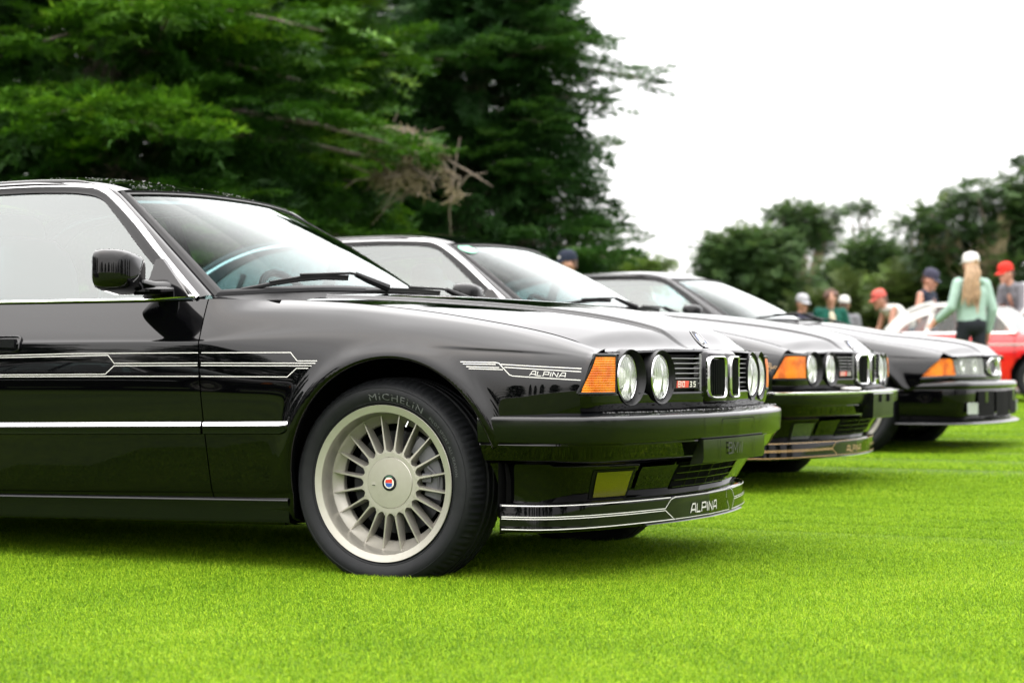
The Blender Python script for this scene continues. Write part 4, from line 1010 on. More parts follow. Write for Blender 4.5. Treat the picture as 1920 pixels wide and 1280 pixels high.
        for s in (S1[0], S1[-1]): pb.add([(xs(s*.6)+d, s, z) for z, d in Zr], [tuple(range(6))])
        pl = pb.build('plate_holder', [M['trim']], root, smooth=35, **wd)
        rb = MB(); fp = lambda X, z, e: np.stack([np.interp(-np.abs(X*.6), -BP.q[:, 0], BP.q[:, 1])+e, X, z], -1)
        for k in range(12): ribbon(rb, [(-.125,.385+.010*k),(.205,.385+.010*k)], .0016, fp, .0265, 0)
        for s in (-.03, .11): rb.box((xs(0)+.02, s-.010, .455), (xs(0)+.030, s+.010, .502), 0)
        rb.build('holder_ribs', [M['dark']], pl, smooth=0, **wd)
        cl = MB(); cl.blob((.80, -.27, .540), (.045, .07, .010), p=.8); cl.build('cloth', [M['white']], bump, smooth=60, **wd)
    # lip spoiler
    sb = MB(); sweep(sb, SP, [(-.03,.270),(.000,.270),(.008,.2665),(.0105,.2625),(.011,.2595),(.0112,.256),(.0122,.23),(.0132,.203),(.0134,.198),(.0140,.1905),(.0130,.186),(.005,.183),(-.05,.186)], 0, SP.L, nb)
    e0 = sb.build('front_spoiler', [paint], root, smooth=45, **wd)
    tr = MB(); sweep(tr, SP, [(.010,.1900),(.020,.1880),(.022,.1855),(.010,.1835)], SP.L*.55, SP.L, 50); tr.build('spoiler_edge', [M['trim']], e0, smooth=40, **wd)
    aP = lambda s: float(SP.a_s(s))
    def spf(X, z, e):
        of = np.interp(z, [.186,.191,.198,.260,.266], [.0135,.0142,.0136,.0112,.009])+e; s, x = SP.at(np.clip(X, 0, SP.L), of); return np.stack([x, -s, z], -1)
    def spfull(X, z, e):                              # runs past the centre line
        of = np.interp(z, [.186,.191,.198,.260,.266], [.0135,.0142,.0136,.0112,.009])+e; over = X > SP.L; s, x = SP.at(np.where(over, 2*SP.L-X, X), of); return np.stack([x, np.where(over, s, -s), z], -1)
    q = .0027; L0, L1 = .006, SP.L; b0 = aP(.255)
    def stripe(pts, f_, mirror=False, w_=q):
        mb = MB(); ribbon(mb, pts, w_, f_); mb.build('pinstripe', [sm], e0, mirror=mirror, smooth=0, **wd)
    for mirror in (False, True):
        for pts in ([(L0,.2625),(b0-.02,.2625)], [(L0,.2300),(b0-.055,.2300),(b0-.02,.2565),(b0+.01,.2625)], [(L0,.2240),(b0-.055,.2240),(b0-.01,.1975)], [(L0,.1935),(b0,.1945)]): stripe(pts, spf, mirror)
    c0, c1 = aP(.252), 2*SP.L-aP(.230)
    stripe([(c0,.2625),(c1-.03,.2625),(c1-.04,.235)], spfull, False, q*.8); stripe([(c0,.1945),(c1-.01,.1945),(c1-.03,.225)], spfull, False, q*.8)
    mb = MB(); word(mb, 'ALPINA', (SP.L-.150, .2060), (1, 0), (.20, 1), .0280, .36, .0050, spfull, .002); mb.build('lettering', [sm], e0, smooth=0, **wd)
    # rain drops on the bumper top and the bonnet lip
    if P.get('drops'):
        mb = MB()
        def f(r):
            a = r.random(); a = BP.L*(.35+.65*a); s, x = BP.at(a, -.02-.055*r.random()); return float(x), float(s)*r.choice((-1, 1)), .5345
        drops(mb, f, 420, 3)
        def f2(r):
            x = -1.15-.9*r.random(); u_ = r.choice((-1, 1))*(.2+.75*r.random()); se = .555; b = 1-u_**2
            return x, u_*se, float(pch([-2.46,-2.0,-1.6,-1.35,-1.16],[1.285,1.312,1.316,1.304,1.266], x))+float(pch([-2.46,-1.63,-1.3,-1.16],[.030,.044,.034,.020], x))*(1-abs(u_)**2.4)
        drops(mb, f2, 700, 5, .001, .0025)
        tag(mb.build('rain_drops', [M['water']], root, smooth=60, **wd), kind='stuff')

# ------------------------------------------------------------------ single faired-in lamp front end
NP2 = Plan([(.842,.42),(.832,.50),(.805,.560),(.755,.605),(.68,.648),(.62,.672),(.50,.705),(.36,.735),(.20,.758),(0,.765)])
BP2 = Plan([(.845,.345),(.848,.50),(.838,.62),(.800,.715),(.73,.765),(.60,.79),(.40,.812),(.20,.825),(0,.83)])
LP2 = Plan([(.845,.33),(.845,.50),(.825,.63),(.77,.72),(.65,.775),(.42,.815),(.2,.835),(0,.84)])
def front_single(root, P):
    W = P['warp']; wd = dict(warp=W); paint = M['paint']; aS = lambda s: float(NP2.a_s(s))
    nb = MB(); sweep(nb, NP2, [(.0,.592),(.006,.586),(.008,.570),(.0,.545)], 0.03, NP2.L, 80)
    sweep(nb, NP2, [(-.09,.714),(-.02,.709),(-.010,.704),(-.03,.70)], aS(.755), NP2.L, 60); nb.build('nose_panel', [paint], root, smooth=40, **wd)
    gb = MB(); sweep(gb, NP2, [(-.04,.585),(-.04,.705)], aS(.74), NP2.L, 60); gb.build('lamp_panel', [M['flat']], root, **wd)
    for mirror in (False, True):
        ib = MB(); aL = (aS(.833), aS(.765)); aR = (aS(.645), aS(.668)); u = np.linspace(0, 1, 24)[:, None]; v = np.linspace(0, 1, 16)[None]
        bow = .035*np.sin(PI*v)*(1-u)
        a = lerp(lerp(aL[0], aL[1], v), lerp(aR[0], aR[1], v), u)-bow; s, x = NP2.at(a, .004+0*a); z = lerp(.590, .700, v)+0*a; ib.grid(np.stack([x-.05*(z-.59), -s, z], -1))
        ind = ib.build('indicator', [M['amber']], root, mirror=mirror, smooth=180, **wd)
        lb = MB(); patch(lb, NP2, (aS(.638), aS(.660)), (aS(.235), aS(.260)), .592, .702, .004, (30, 10), .05)
        h = lb.build('headlight', [M['lens_flute']], root, mirror=mirror, smooth=180, **wd)
        mb = MB(); patch(mb, NP2, (aS(.638), aS(.66)), (aS(.235), aS(.26)), .588, .704, -.030, (12, 6), .05); mb.build('lamp_back', [M['barlight']], h, mirror=mirror, **wd)
        for s0 in (.535, .365):
            mb = MB(); A = np.linspace(0, 2*PI, 33); xb = float(np.interp(-s0, -NP2.q[:, 0], NP2.q[:, 1]))-.012
            mb.grid(np.array([[(x, -(s0+math.cos(a)*q), .645+math.sin(a)*q) for q, x in ((.052,xb),(.045,xb+.004),(.035,xb-.02),(.0005,xb-.035))] for a in A])); mb.build('lamp_reflector', [M['reflector']], h, mirror=mirror, **wd)
    kb = MB(); kw = .165; kx = lambda s: float(pch([0,.08,.13,.165],[.785,.782,.772,.735], abs(s)))
    Z_ = [.565,.575,.58,.65,.700,.712,.722]; D_ = [-.05,-.006,0,0,-.006,-.02,-.05]
    kb.grid(np.array([[(kx(s)+d, s, z) for z, d in zip(Z_, D_)] for s in np.linspace(-kw, kw, 31)])); kb.build('kidney_housing', [paint], root, smooth=40, **wd)
    for sg in (-1, 1):
        A = np.linspace(0, 2*PI, 57); f = lambda t, p: np.sign(t)*np.abs(t)**p; cy = sg*.080; hw = .070
        rr = lambda k, d: [(kx(cy+hw*k*f(math.cos(a), .4))+d, cy+hw*k*f(math.cos(a), .4), .645+.060*k*f(math.sin(a), .35)) for a in A]
        rg = MB(); rg.grid(np.array([rr(1, -.002), rr(1, .012), rr(.95, .018), rr(.88, .016), rr(.82, .004), rr(.81, -.02)]).transpose(1, 0, 2)); k = rg.build('kidney_grille', [M['chrome']], root, smooth=50, **wd)
        bk = MB(); c = np.array(rr(.815, -.012))[:-1]; bk.add(c, [tuple(range(len(c)))]); bk.build('grille_mesh', [M['dark']], k, smooth=0, **wd)
    bb = MB(); nb_ = 90
    prof = [(-.08,.552),(-.03,.550),(-.008,.543),(0,.530),(.002,.500),(-.002,.470),(-.010,.458),(-.009,.445),(-.013,.330),(-.030,.250),(-.05,.235)]
    sweep(bb, BP2, prof, 0, BP2.L, nb_); bump = bb.build('front_bumper', [paint], root, smooth=45, **wd)
    aB = lambda s: float(BP2.a_s(s))
    for mirror in (False, True):
        mb = MB(); patch(mb, BP2, (aB(.57), aB(.57)), (aB(.235), aB(.235)), .265, .435, .0, (12, 5)); ck = mb.build('side_intake', [M['dark']], root, mirror=mirror, smooth=0, **wd)
        mb = MB(); patch(mb, BP2, (aB(.735), aB(.735)), (aB(.595), aB(.595)), .285, .352, .006, (8, 5)); patch_rim(mb, BP2, (aB(.735), aB(.735)), (aB(.595), aB(.595)), .285, .352, .004, .005)
        mb.build('fog_light', [M['paleglass2']], root, mirror=mirror, smooth=60, **wd)
        mb = MB(); patch(mb, BP2, (aB(.44), aB(.44)), (aB(.38), aB(.38)), .355, .43, .003, (6, 4)); mb.build('duct_panel', [paint], root, mirror=mirror, **wd)
    mb = MB(); half = np.array([[(float(BP2.at(a, .003)[1]), -float(BP2.at(a, .003)[0]), z) for z in (.26, .34, .43)] for a in np.linspace(aB(.195), BP2.L, 14)]); mb.grid(np.concatenate([half, half[::-1][1:]*np.array([1,-1,1])])); mb.build('intake_grille', [M['dark']], root, smooth=0, **wd)
    lb = MB(); sweep(lb, LP2, [(-.06,.242),(-.01,.238),(.022,.226),(.028,.218),(.02,.212),(-.06,.208)], 0, LP2.L, nb_); lb.build('front_spoiler', [M['trim']], root, smooth=45, **wd)
# ------------------------------------------------------------------ the parked cars
ident = None
build_car('black_saloon', 'black saloon nearest the camera with white pinstripes, silver many-spoked wheels and twin round headlights', 'car', 'black saloons parked in a row', (0, 0, 0), 0,
          dict(front='twin', stripe=M['white'], warp=ident, trim=True, track=0., rear_axle=-2.72, wheel='spoke', drops=True))
def warp2(V):
    V = V.copy(); x = V[:, 0]
    V[:, 1] *= 1.045; V[:, 0] = np.where(x < 0, x*1.07, x*1.0); V[:, 2] = V[:, 2]-.022*sstep(-.3, .6, x)*sstep(.42, .56, V[:, 2])
    return V
build_car('black_saloon', 'middle black saloon of the row, with gold pinstripes and a bumper topped in chrome', 'car', 'black saloons parked in a row', (-.60, 3.71, float(lawn_z(3.71))-.032), 0,
          dict(front='twin', stripe=M['gold'], warp=warp2, trim=True, track=.04, rear_axle=-2.91, wheel='spoke', bigkidney=True, plateholder=True, fogmat='paintfog', sticker=True, ind_back=.06, wing_end=.590, wing_top=.628))
def warp3(V):
    V = V.copy(); x = V[:, 0]
    V[:, 1] *= .98; z = V[:, 2]*.975; z = np.where(z > .85, .85+(z-.85)*.86, z); V[:, 0] = x-.14*sstep(-.25, -.68, x); V[:, 2] = z-sstep(.40, .54, z)*(.062*sstep(-.50, .25, x)-.012*sstep(.4, .75, x))
    return V
build_car('black_coupe', 'plain black car farthest along the row with wedge amber indicator and one-piece headlights', 'car', 'black saloons parked in a row', (-.74, 7.31, float(lawn_z(7.31))-.032), 0,
          dict(front='single', stripe=None, warp=warp3, trim=False, track=-.01, rear_axle=-2.86, wheel='double', bpost=-2.05, wing_end=.485, wing_top=.600))
# the row parked opposite, behind the photographer: mirrored in the black paint
OPP = [o for o in COL.objects if o.parent is None and o.get('category') == 'car'][0]
for (x, y, rz_), lb_ in zip(((-5.4, -8.8, rad(8)), (-11.5, -10.6, rad(14))), ('black saloon parked opposite, seen only as a reflection in the near front door', 'second black saloon parked opposite, a reflection farther back along the near door')):
    c = copy_tree(OPP); c.location = (x, y, 0); c.rotation_euler = (0, 0, rz_); c['label'] = lb_; c['group'] = 'saloons parked opposite'
# ------------------------------------------------------------------ red coupe with a white roof
M['redpaint'] = mat('red_paint', (.42,.006,.008), .12, coat=.5)
M['whitepaint'] = mat('white_paint', (.33,.325,.31), .2, coat=.2)
M['paleglass'] = glass('pale_window_glass', (.72,.74,.72), .03)
def red_coupe():
    x, y = place(1970, 24.6); root = empty('red_coupe', (x, y, float(lawn_z(y)))); tag(root, 'small red coupe with a white roof parked beyond the black cars', 'car')
    XS = [-2.85,-2.70,-2.2,-1.9,-1.2,-.3,.0,.4,.62,.72]
    def col(v, X): return pch(XS, v, X)
    zt = [.62,.74,.80,.83,.84,.84,.83,.80,.74,.62]; hw = [.55,.66,.73,.745,.75,.75,.745,.72,.66,.52]; zb = [.36,.28,.24,.22,.22,.22,.22,.24,.28,.36]
    X = np.linspace(-2.85, .72, 150); rows = []
    for q in X:
        h, w_, b = float(col(zt, q)), float(col(hw, q)), float(col(zb, q)); m = lerp(b, h, .55)
        pr = [(w_*.90, b), (w_*.975, b+.06), (w_, m), (w_*.992, lerp(m, h, .5)), (w_*.965, h-.045), (w_*.93, h-.008), (w_*.88, h+.004), (w_*.5, h+.03), (0, h+.04)]
        C = catmull(np.array(pr), 60); rows.append(C)
    rows = np.array(rows); P = np.stack([np.repeat(X[:, None], 60, 1), -rows[..., 0], rows[..., 1]], -1)
    C = (P[:-1, :-1]+P[1:, 1:])/2; mask = np.ones(C.shape[:2], bool)
    for xc in (0., -2.1): mask &= ~((np.hypot(C[..., 0]-xc, np.maximum(C[..., 2]-.30, 0)*1.02) < .34) & (C[..., 2] < .66) & (np.abs(C[..., 1]) > .5))
    b = MB(); b.grid(P, mask=mask); b.grid(P*np.array([1, -1, 1]), mask=mask)
    b.add([tuple(p) for p in P[0]]+[tuple(p*np.array([1,-1,1])) for p in P[0][::-1]], [tuple(range(120))]); b.add([tuple(p) for p in P[-1]]+[tuple(p*np.array([1,-1,1])) for p in P[-1][::-1]], [tuple(range(120))])
    body = b.build('body', [M['redpaint']], root, smooth=50)
    u = MB(); u.box((-2.6, -.62, .2), (.55, .62, .62)); u.build('underbody', [M['dark']], root, smooth=0)
    hs = lambda z: .735-.42*(z-.84)
    def strip(name, pts, w_, m, off=.006):           # pillar on the side glass plane
        for sg in (-1, 1):
            mb = MB(); Q = resample(np.array(pts, float), 16); d = np.gradient(Q, axis=0); d /= np.linalg.norm(d, axis=1, keepdims=True); nn = np.stack([-d[:, 1], d[:, 0]], -1)*w_/2
            f = lambda q, o: np.stack([q[:, 0], sg*(hs(q[:, 1])+o), q[:, 1]], -1)
            mb.grid(np.stack([f(Q-nn, -.02), f(Q-nn, off), f(Q+nn, off), f(Q+nn, -.02)], 1)); mb.build(name, [m], root, smooth=30)
    strip('windscreen_pillar', [(-.28,.84),(-.42,1.0),(-.60,1.165)], .055, M['whitepaint'])
    strip('centre_pillar', [(-1.37,.84),(-1.33,1.0),(-1.30,1.175)], .055, M['whitepaint'])
    strip('rear_pillar', [(-1.84,.84),(-1.66,1.03),(-1.45,1.13),(-1.30,1.17)], .16, M['whitepaint'])
    strip('roof_rail', [(-1.62,1.10),(-1.35,1.185),(-1.0,1.20),(-.58,1.165)], .05, M['whitepaint'])
    r = MB(); rows = []
    for t in np.linspace(0, 1, 24):
        xx = lerp(-1.66, -.58, t); zz = float(pch([-1.66,-1.35,-1.0,-.58],[1.11,1.20,1.215,1.172], xx)); rows.append([(xx, k*hs(zz)*1.01, zz+.035*(1-k*k)*1.0) for k in np.linspace(-1, 1, 21)])
    r.grid(np.array(rows)); r.build('roof', [M['whitepaint']], root, smooth=60)
    for nm, x0, x1, z0, z1 in (('windscreen', -.24, -.57, .845, 1.17), ('rear_window', -1.96, -1.60, .845, 1.12)):
        g = MB(); g.grid(np.array([[(lerp(x0, x1, v)+(.10 if nm == 'windscreen' else -.08)*(1-k*k), k*hs(lerp(z0, z1, v)), lerp(z0, z1, v)) for v in np.linspace(0, 1, 8)] for k in np.linspace(-1, 1, 15)])); g.build(nm, [M['paleglass']], root, smooth=180)
    for sg in (-1, 1):
        for x0, x1 in ((-1.80, -1.36), (-1.32, -.33)):
            g = MB(); XX = np.linspace(x0, x1, 14); top = np.interp(XX, [-1.84,-1.66,-1.45,-1.30,-.60,-.28],[.845,1.04,1.14,1.175,1.165,.845]); g.grid(np.array([[(q, sg*(hs(z)-.012), z) for z in np.linspace(.838, t, 6)] for q, t in zip(XX, top)])); g.build('side_window', [M['paleglass']], root, smooth=180)
        s = MB(); XX = np.linspace(-2.6, .55, 50); s.grid(np.array([[(q, sg*(float(col(hw, q))*1.0+.008), z) for z in (.690, .712)] for q in XX])); s.build('chrome_strip', [M['whitepaint']], root, smooth=0)
        s = MB(); s.grid(np.array([[(q, sg*(hs(.84)+o), z) for o, z in ((.012,.832),(.016,.84),(.004,.85))] for q in np.linspace(-1.86, -.27, 12)])); s.build('belt_trim', [M['chrome']], root, smooth=30)
        s = MB(); s.box((-.285, sg*.755-.003, .26), (-.281, sg*.755+.003, .82)); s.build('door_seam', [M['dark']], root, smooth=0)
        s = MB(); s.blob((.62, sg*.50, .60), (.09, .095, .095)); s.build('headlight', [M['reflector']], root)
        s = MB(); s.blob((-2.78, sg*.52, .60), (.06, .08, .06)); s.build('tail_light', [M['red']], root)
        for xc in (0., -2.1):
            wr = empty('wheel', (xc, sg*.70, .285)); wr.parent = root
            t = MB(); t.lathe([(.18,-.01),(.20,.0),(.245,.006),(.275,-.012),(.285,-.04),(.285,-.12),(.27,-.15),(.18,-.15)], 48); t.build('tyre', [M['tyre']], wr, mirror=sg > 0)
            t = MB(); t.lathe([(.185,-.01),(.17,-.004),(.15,-.02),(.10,.0),(.09,.012),(.0,.018)], 40); t.build('rim', [M['alloy']], wr, mirror=sg > 0)
    for xx, sgn in ((.74, 1), (-2.87, -1)):
        t = MB(); t.tube([(xx-sgn*.16, -.70, .42), (xx-.0, -.55, .42), (xx+sgn*.04, 0, .42), (xx, .55, .42), (xx-sgn*.16, .70, .42)], .045, 8, flat=.7); t.build('bumper', [M['chrome']], root)
    for sg in (-1, 1):
        s = MB(); s.blob((-1.0, sg*.32, .72), (.09, .22, .26), p=.6); s.build('seat', [M['interior']], root)
    return root
red_coupe()
# ------------------------------------------------------------------ people
M['skin'] = mat('skin', (.31,.16,.105), .55, noise=(40, (.34,.16,.11), .5))
M['hair_brown'] = mat('brown_hair', (.06,.023,.012), .6, bump=(60, .6, .01)); M['hair_blond'] = mat('blond_hair', (.28,.175,.09), .55, noise=(25, (.14,.08,.035), .9), bump=(60, .6, .01)); M['hair_dark'] = mat('dark_hair', (.03,.02,.015), .6)
M['eye'] = mat('eye', (.03,.02,.015), .2); M['lip'] = mat('lip', (.40,.14,.11), .5)
def cloth(n, c, c2=None): M[n] = mat(n, c, .85, noise=(14, c2 or tuple(k*.8 for k in c), .8), bump=(45, .35, .01), spec=.15)
for n_, c_ in (('mint_cloth', (.25,.35,.30)), ('black_cloth', (.012,.014,.018)), ('navy_cloth', (.012,.016,.028)), ('grey_cloth', (.13,.13,.142)), ('green_cloth', (.006,.06,.042)), ('cream_cloth', (.38,.34,.25)), ('white_cloth', (.48,.47,.45)), ('red_cloth', (.40,.022,.014)), ('coral_cloth', (.42,.085,.068)), ('slate_cloth', (.032,.032,.05)), ('denim_cloth', (.035,.05,.09)), ('shoe_white', (.45,.45,.45)), ('pale_grey_cloth', (.30,.30,.32))): cloth(n_, c_)
def cap_shape(mb, a, b, ra, rb, n=10):
    """tapered capsule a-b"""
    a = Vector(a); b = Vector(b); d = b-a; L = d.length
    if L < 1e-5: d = Vector((0, 0, 1)); L = 1e-5
    d.normalize(); pts, rr = [], []
    for k in range(4): t = k/4*PI/2; pts.append(a-d*ra*math.cos(t)); rr.append(max(1e-3, ra*math.sin(t)))
    pts.append(a); rr.append(ra); pts.append(b); rr.append(rb)
    for k in range(1, 5): t = k/4*PI/2; pts.append(b+d*rb*math.sin(t)); rr.append(max(1e-3, rb*math.cos(t)))
    mb.tube(pts, rr, n)
def melt(mb, name, m, parent, vox=.009, sm=6):
    """one continuous skin over the overlapping shapes"""
    V = np.concatenate(mb.v); me = bpy.data.meshes.new(name); me.from_pydata(V.tolist(), [], mb.f); o = bpy.data.objects.new(name, me); COL.objects.link(o)
    r = o.modifiers.new('r', 'REMESH'); r.mode = 'VOXEL'; r.voxel_size = vox; s = o.modifiers.new('s', 'SMOOTH'); s.iterations = sm; s.factor = .5
    dg = bpy.context.evaluated_depsgraph_get(); me2 = bpy.data.meshes.new_from_object(o.evaluated_get(dg)); bpy.data.objects.remove(o); bpy.data.meshes.remove(me)
    me2.name = name; me2.materials.clear(); me2.materials.append(m); me2.polygons.foreach_set('use_smooth', np.ones(len(me2.polygons), bool)); me2.update(); return link(name, me2, parent)
BASE = dict(pel=(0,0,.95), che=(.01,0,1.28), nec=(-.005,0,1.47), hed=(.02,0,1.615), sR=(0,-.185,1.40), sL=(0,.185,1.40), eR=(-.03,-.235,1.12), eL=(-.03,.235,1.12), wR=(.05,-.24,.86), wL=(.05,.24,.86), hR=(0,-.09,.92), hL=(0,.09,.92), kR=(.03,-.10,.50), kL=(.03,.10,.50), aR=(0,-.10,.085), aL=(0,.10,.085))
def person(label, px, d, height, face, pose=None, top='grey_cloth', bottom='denim_cloth', sleeves=True, cap=None, back=False, brim=0., hair='hair_brown', hairstyle='short', dz=0., extras=None, group=None):
    """face: heading in degrees, 0 = towards the image right, 90 = away from the camera"""
    x, y = place(px, d); root = empty('person', (x, y, float(lawn_z(y))+dz)); tag(root, label, 'person', group)
    root.rotation_euler = (0, 0, rad(face)+YAW); k = height/1.75; root.scale = (k, k, k)
    J = {a: Vector(b) for a, b in BASE.items()}
    for a, b in (pose or {}).items():
        if a[0] != '_': J[a] = Vector(b)
    hd = J['hed']; nk = J['nec']; ha = rad(pose.get('_turn', 0)) if pose else 0; tilt = rad(pose.get('_nod', 0)) if pose else 0
    RM = Matrix.Rotation(ha, 3, 'Z') @ Matrix.Rotation(tilt, 3, 'Y'); H = lambda *p: hd+RM @ Vector(p)
    Rn = np.array(RM)
    b = MB()
    b.blob(hd, (.096,.076,.112), 18, 14, R=Rn); b.blob(H(.030,0,-.055), (.062,.056,.060), 14, 10, R=Rn); b.blob(H(.088,0,-.105), (.020,.026,.018), 10, 8, R=Rn)
    b.blob(H(.101,0,-.022), (.020,.013,.020), 10, 8, R=Rn); b.blob(H(.092,0,.004), (.012,.010,.026), 8, 8, R=Rn); b.blob(H(.083,0,.024), (.018,.052,.012), 10, 8, R=Rn); b.blob(H(.092,0,-.062), (.012,.024,.010), 10, 8, R=Rn)
    for s in (-1, 1): b.blob(H(-.005, s*.078, -.012), (.024,.010,.032), 10, 8, R=Rn)
    cap_shape(b, nk+Vector((0,0,-.05)), H(-.015,0,-.05), .058, .052)
    for s in 'RL':
        S_, E, Wr = J['s'+s], J['e'+s], J['w'+s]; cap_shape(b, S_, E, .052, .040); cap_shape(b, E, Wr, .040, .027)
        f = (Wr-E).normalized(); sd = Vector((0, 1, 0)); sd = (sd-f*sd.dot(f)).normalized(); pl = f.cross(sd).normalized()
        if s == 'L': pl = -pl
        pm = Wr+f*.050; cap_shape(b, Wr, pm, .026, .024)
        R3 = np.array([list(f), list(pl), list(sd)]).T; b.blob(pm+f*.006, (.048,.038,.016), 12, 8, p=.8, R=R3)
        for q, (o, ln) in enumerate(((-.029,.066),(-.010,.077),(.010,.072),(.028,.056))):
            a0 = pm+f*.038+pl*o; a1 = a0+f*ln*.5+sd*.006; a2 = a1+f*ln*.45-sd*.016*(1 if s == 'R' else -1); cap_shape(b, a0, a1, .0092, .0085, 8); cap_shape(b, a1, a2, .0085, .0072, 8)
        t0 = Wr+f*.025-pl*.022; t1 = t0+f*.035-pl*.024; t2 = t1+f*.030-pl*.004; cap_shape(b, t0, t1, .012, .010, 8); cap_shape(b, t1, t2, .010, .008, 8)
        Hp, K, A = J['h'+s], J['k'+s], J['a'+s]; cap_shape(b, Hp, K, .078, .052); cap_shape(b, K, A, .052, .036); cap_shape(b, A, A+Vector((.13,0,-.045)), .035, .028)
    cap_shape(b, J['pel'], J['che'], .10, .12); cap_shape(b, J['sR'], J['sL'], .055, .055)
    melt(b, 'body', M['skin'], root, .0085, 4)
    # clothes
    t = MB(); pe, ch = J['pel'], J['che']; mid_ = (pe+ch)/2
    wst = .118 if hairstyle == 'long' else .125
    for o in (-.055, .055):
        cap_shape(t, pe+Vector((0, o, .02)), mid_+Vector((0, o, 0)), wst, wst*.98, 14); cap_shape(t, mid_+Vector((0, o, 0)), ch+Vector((0, o*1.15, .02)), wst*.98, .118, 14)
    cap_shape(t, J['sR']+Vector((0,.02,-.005)), J['sL']+Vector((0,-.02,-.005)), .070, .070); cap_shape(t, ch, nk+Vector((0,0,-.045)), .10, .068)
    for s in 'RL':
        S_, E, Wr = J['s'+s], J['e'+s], J['w'+s]
        if sleeves: cap_shape(t, S_, E, .075, .060); cap_shape(t, E, E+(Wr-E)*.90, .060, .046); cap_shape(t, E+(Wr-E)*.85, E+(Wr-E)*.93, .050, .046)
        else: cap_shape(t, S_+Vector((0, .045 if s == 'R' else -.045, 0)), S_+Vector((0, .03 if s == 'R' else -.03, .01)), .062, .058)
    if hairstyle == 'long':                          # hood lying on the shoulders
        t.blob(nk+Vector((-.075,0,-.035)), (.060,.120,.050), 14, 10)
    else: cap_shape(t, nk+Vector((-.02,-.045,-.015)), nk+Vector((-.02,.045,-.015)), .038, .038)
    tp = melt(t, 'top', M[top], root, .011, 5)
    p = MB(); cap_shape(p, pe+Vector((0,-.05,.0)), pe+Vector((0,.05,.0)), .128, .128, 14)
    for s in 'RL': cap_shape(p, J['h'+s], J['k'+s], .092, .066); cap_shape(p, J['k'+s], J['a'+s]+Vector((0,0,.03)), .066, .055)
    melt(p, 'trousers', M[bottom], root, .012, 4)
    for s in 'RL':
        sh = MB(); A = J['a'+s]; cap_shape(sh, A+Vector((-.03,0,-.03)), A+Vector((.16,0,-.045)), .046, .036); cap_shape(sh, A+Vector((-.03,0,-.055)), A+Vector((.17,0,-.06)), .030, .028); melt(sh, 'shoe', M['shoe_white'], root, .010, 3)
    e = MB()
    for s in (-1, 1): e.blob(H(.088, s*.033, .005), (.008,.014,.008), 10, 8, R=Rn)
    e.build('eyes', [M['eye']], root); e = MB(); e.blob(H(.099, 0, -.063), (.006,.021,.006), 10, 6, R=Rn); e.build('mouth', [M['lip']], root)
    h = MB()
    if hairstyle == 'short': h.blob(H(-.018,0,.030), (.096,.083,.098), 18, 12, R=Rn); h.blob(H(-.062,0,-.03), (.045,.066,.060), 12, 8, R=Rn)
    elif hairstyle == 'curly':
        rg = np.random.default_rng(7)
        for q in range(70):
            v = rg.normal(0, 1, 3); v /= np.linalg.norm(v); v[2] = abs(v[2])*.9-.12; 
            if v[0] > .55 and v[2] < .35: continue
            h.blob(H(-.012+v[0]*.100, v[1]*.092, .034+v[2]*.108), (.032,)*3, 8, 6)
    elif hairstyle == 'long':
        h.blob(H(-.015,0,.025), (.102,.088,.105), 18, 12, R=Rn)
        rg = np.random.default_rng(5)
        for q in range(46):
            yy = rg.uniform(-.03, .085); a = H(-.075-.02*rg.random(), yy+.015, .0); sh_ = .05
            bb = a+Vector((-.055-.02*rg.random(), yy*.5+sh_, -.18)); c = bb+Vector((-.03+.02*rg.random(), .02*rg.normal()+sh_*.6, -.20-.10*rg.random())); h.tube([a, (a+bb)/2+Vector((-.022,.01*rg.normal(),0)), bb, (bb+c)/2+Vector((.0,.012*rg.normal(),0)), c], [.022,.024,.022,.018,.004], 6)
    h.build('hair', [M[hair]], root)
    if cap:
        c = MB(); th = np.linspace(0, 2*PI, 40, endpoint=False); rows = []
        for q in th: rows.append([tuple(H(-.008+.106*math.cos(q)*w_, .090*math.sin(q)*w_, z)) for w_, z in ((1.0,.030),(1.01,.058),(.97,.092),(.82,.124),(.52,.143),(.15,.150),(.001,.150))])
        c.grid(np.array(rows), closeu=True); sg = -1 if back else 1
        c.grid(np.array([[tuple(H(-.008+sg*(.095*math.cos(q)+ex*(math.cos(q)**.6)), .088*math.sin(q), .036-ex*.16+dz_)) for ex, dz_ in ((0,.006),(.035,.004),(.070,-.004),(.070,-.008),(0,.0))] for q in np.linspace(-1.02, 1.02, 21)]))
        c.blob(H(-.008,0,.150), (.010,.010,.006), 10, 6)
        o = c.build('cap', [M[cap]], root, smooth=50)
        if hairstyle == 'long': g = MB(); g.blob(H(-.108,0,.045), (.010,.030,.022), 12, 8, R=Rn); g.build('cap_opening', [M['hair_blond']], o)
    if extras: extras(root, J, H)
    return root
def stripe_sleeve(root, J, H):
    mb = MB(); S_, E, Wr = J['sL'], J['eL'], J['wL']; 
    for a, b in ((S_+Vector((0,.045,.045)), E+Vector((0,.052,.01))), (E+Vector((0,.052,.01)), E+(Wr-E)*.8+Vector((0,.05,0)))): cap_shape(mb, a, b, .026, .022)
    mb.build('sleeve_stripe', [M['white_cloth']], root)
def open_front(root, J, H):
    mb = MB(); mb.tube([J['nec']+Vector((.05,0,-.05)), J['che']+Vector((.118,0,.05)), J['che']+Vector((.122,0,-.16)), J['pel']+Vector((.125,0,.0))], [.03,.045,.05,.05], 10, flat=.6); mb.build('shirt_front', [M['cream_cloth']], root)
def cap_badge(root, J, H):
    mb = MB(); mb.blob(H(.088,0,.072), (.010,.038,.024), 12, 8); mb.build('cap_patch', [M['white_cloth']], root)
def hand_bag(root, J, H):
    pass
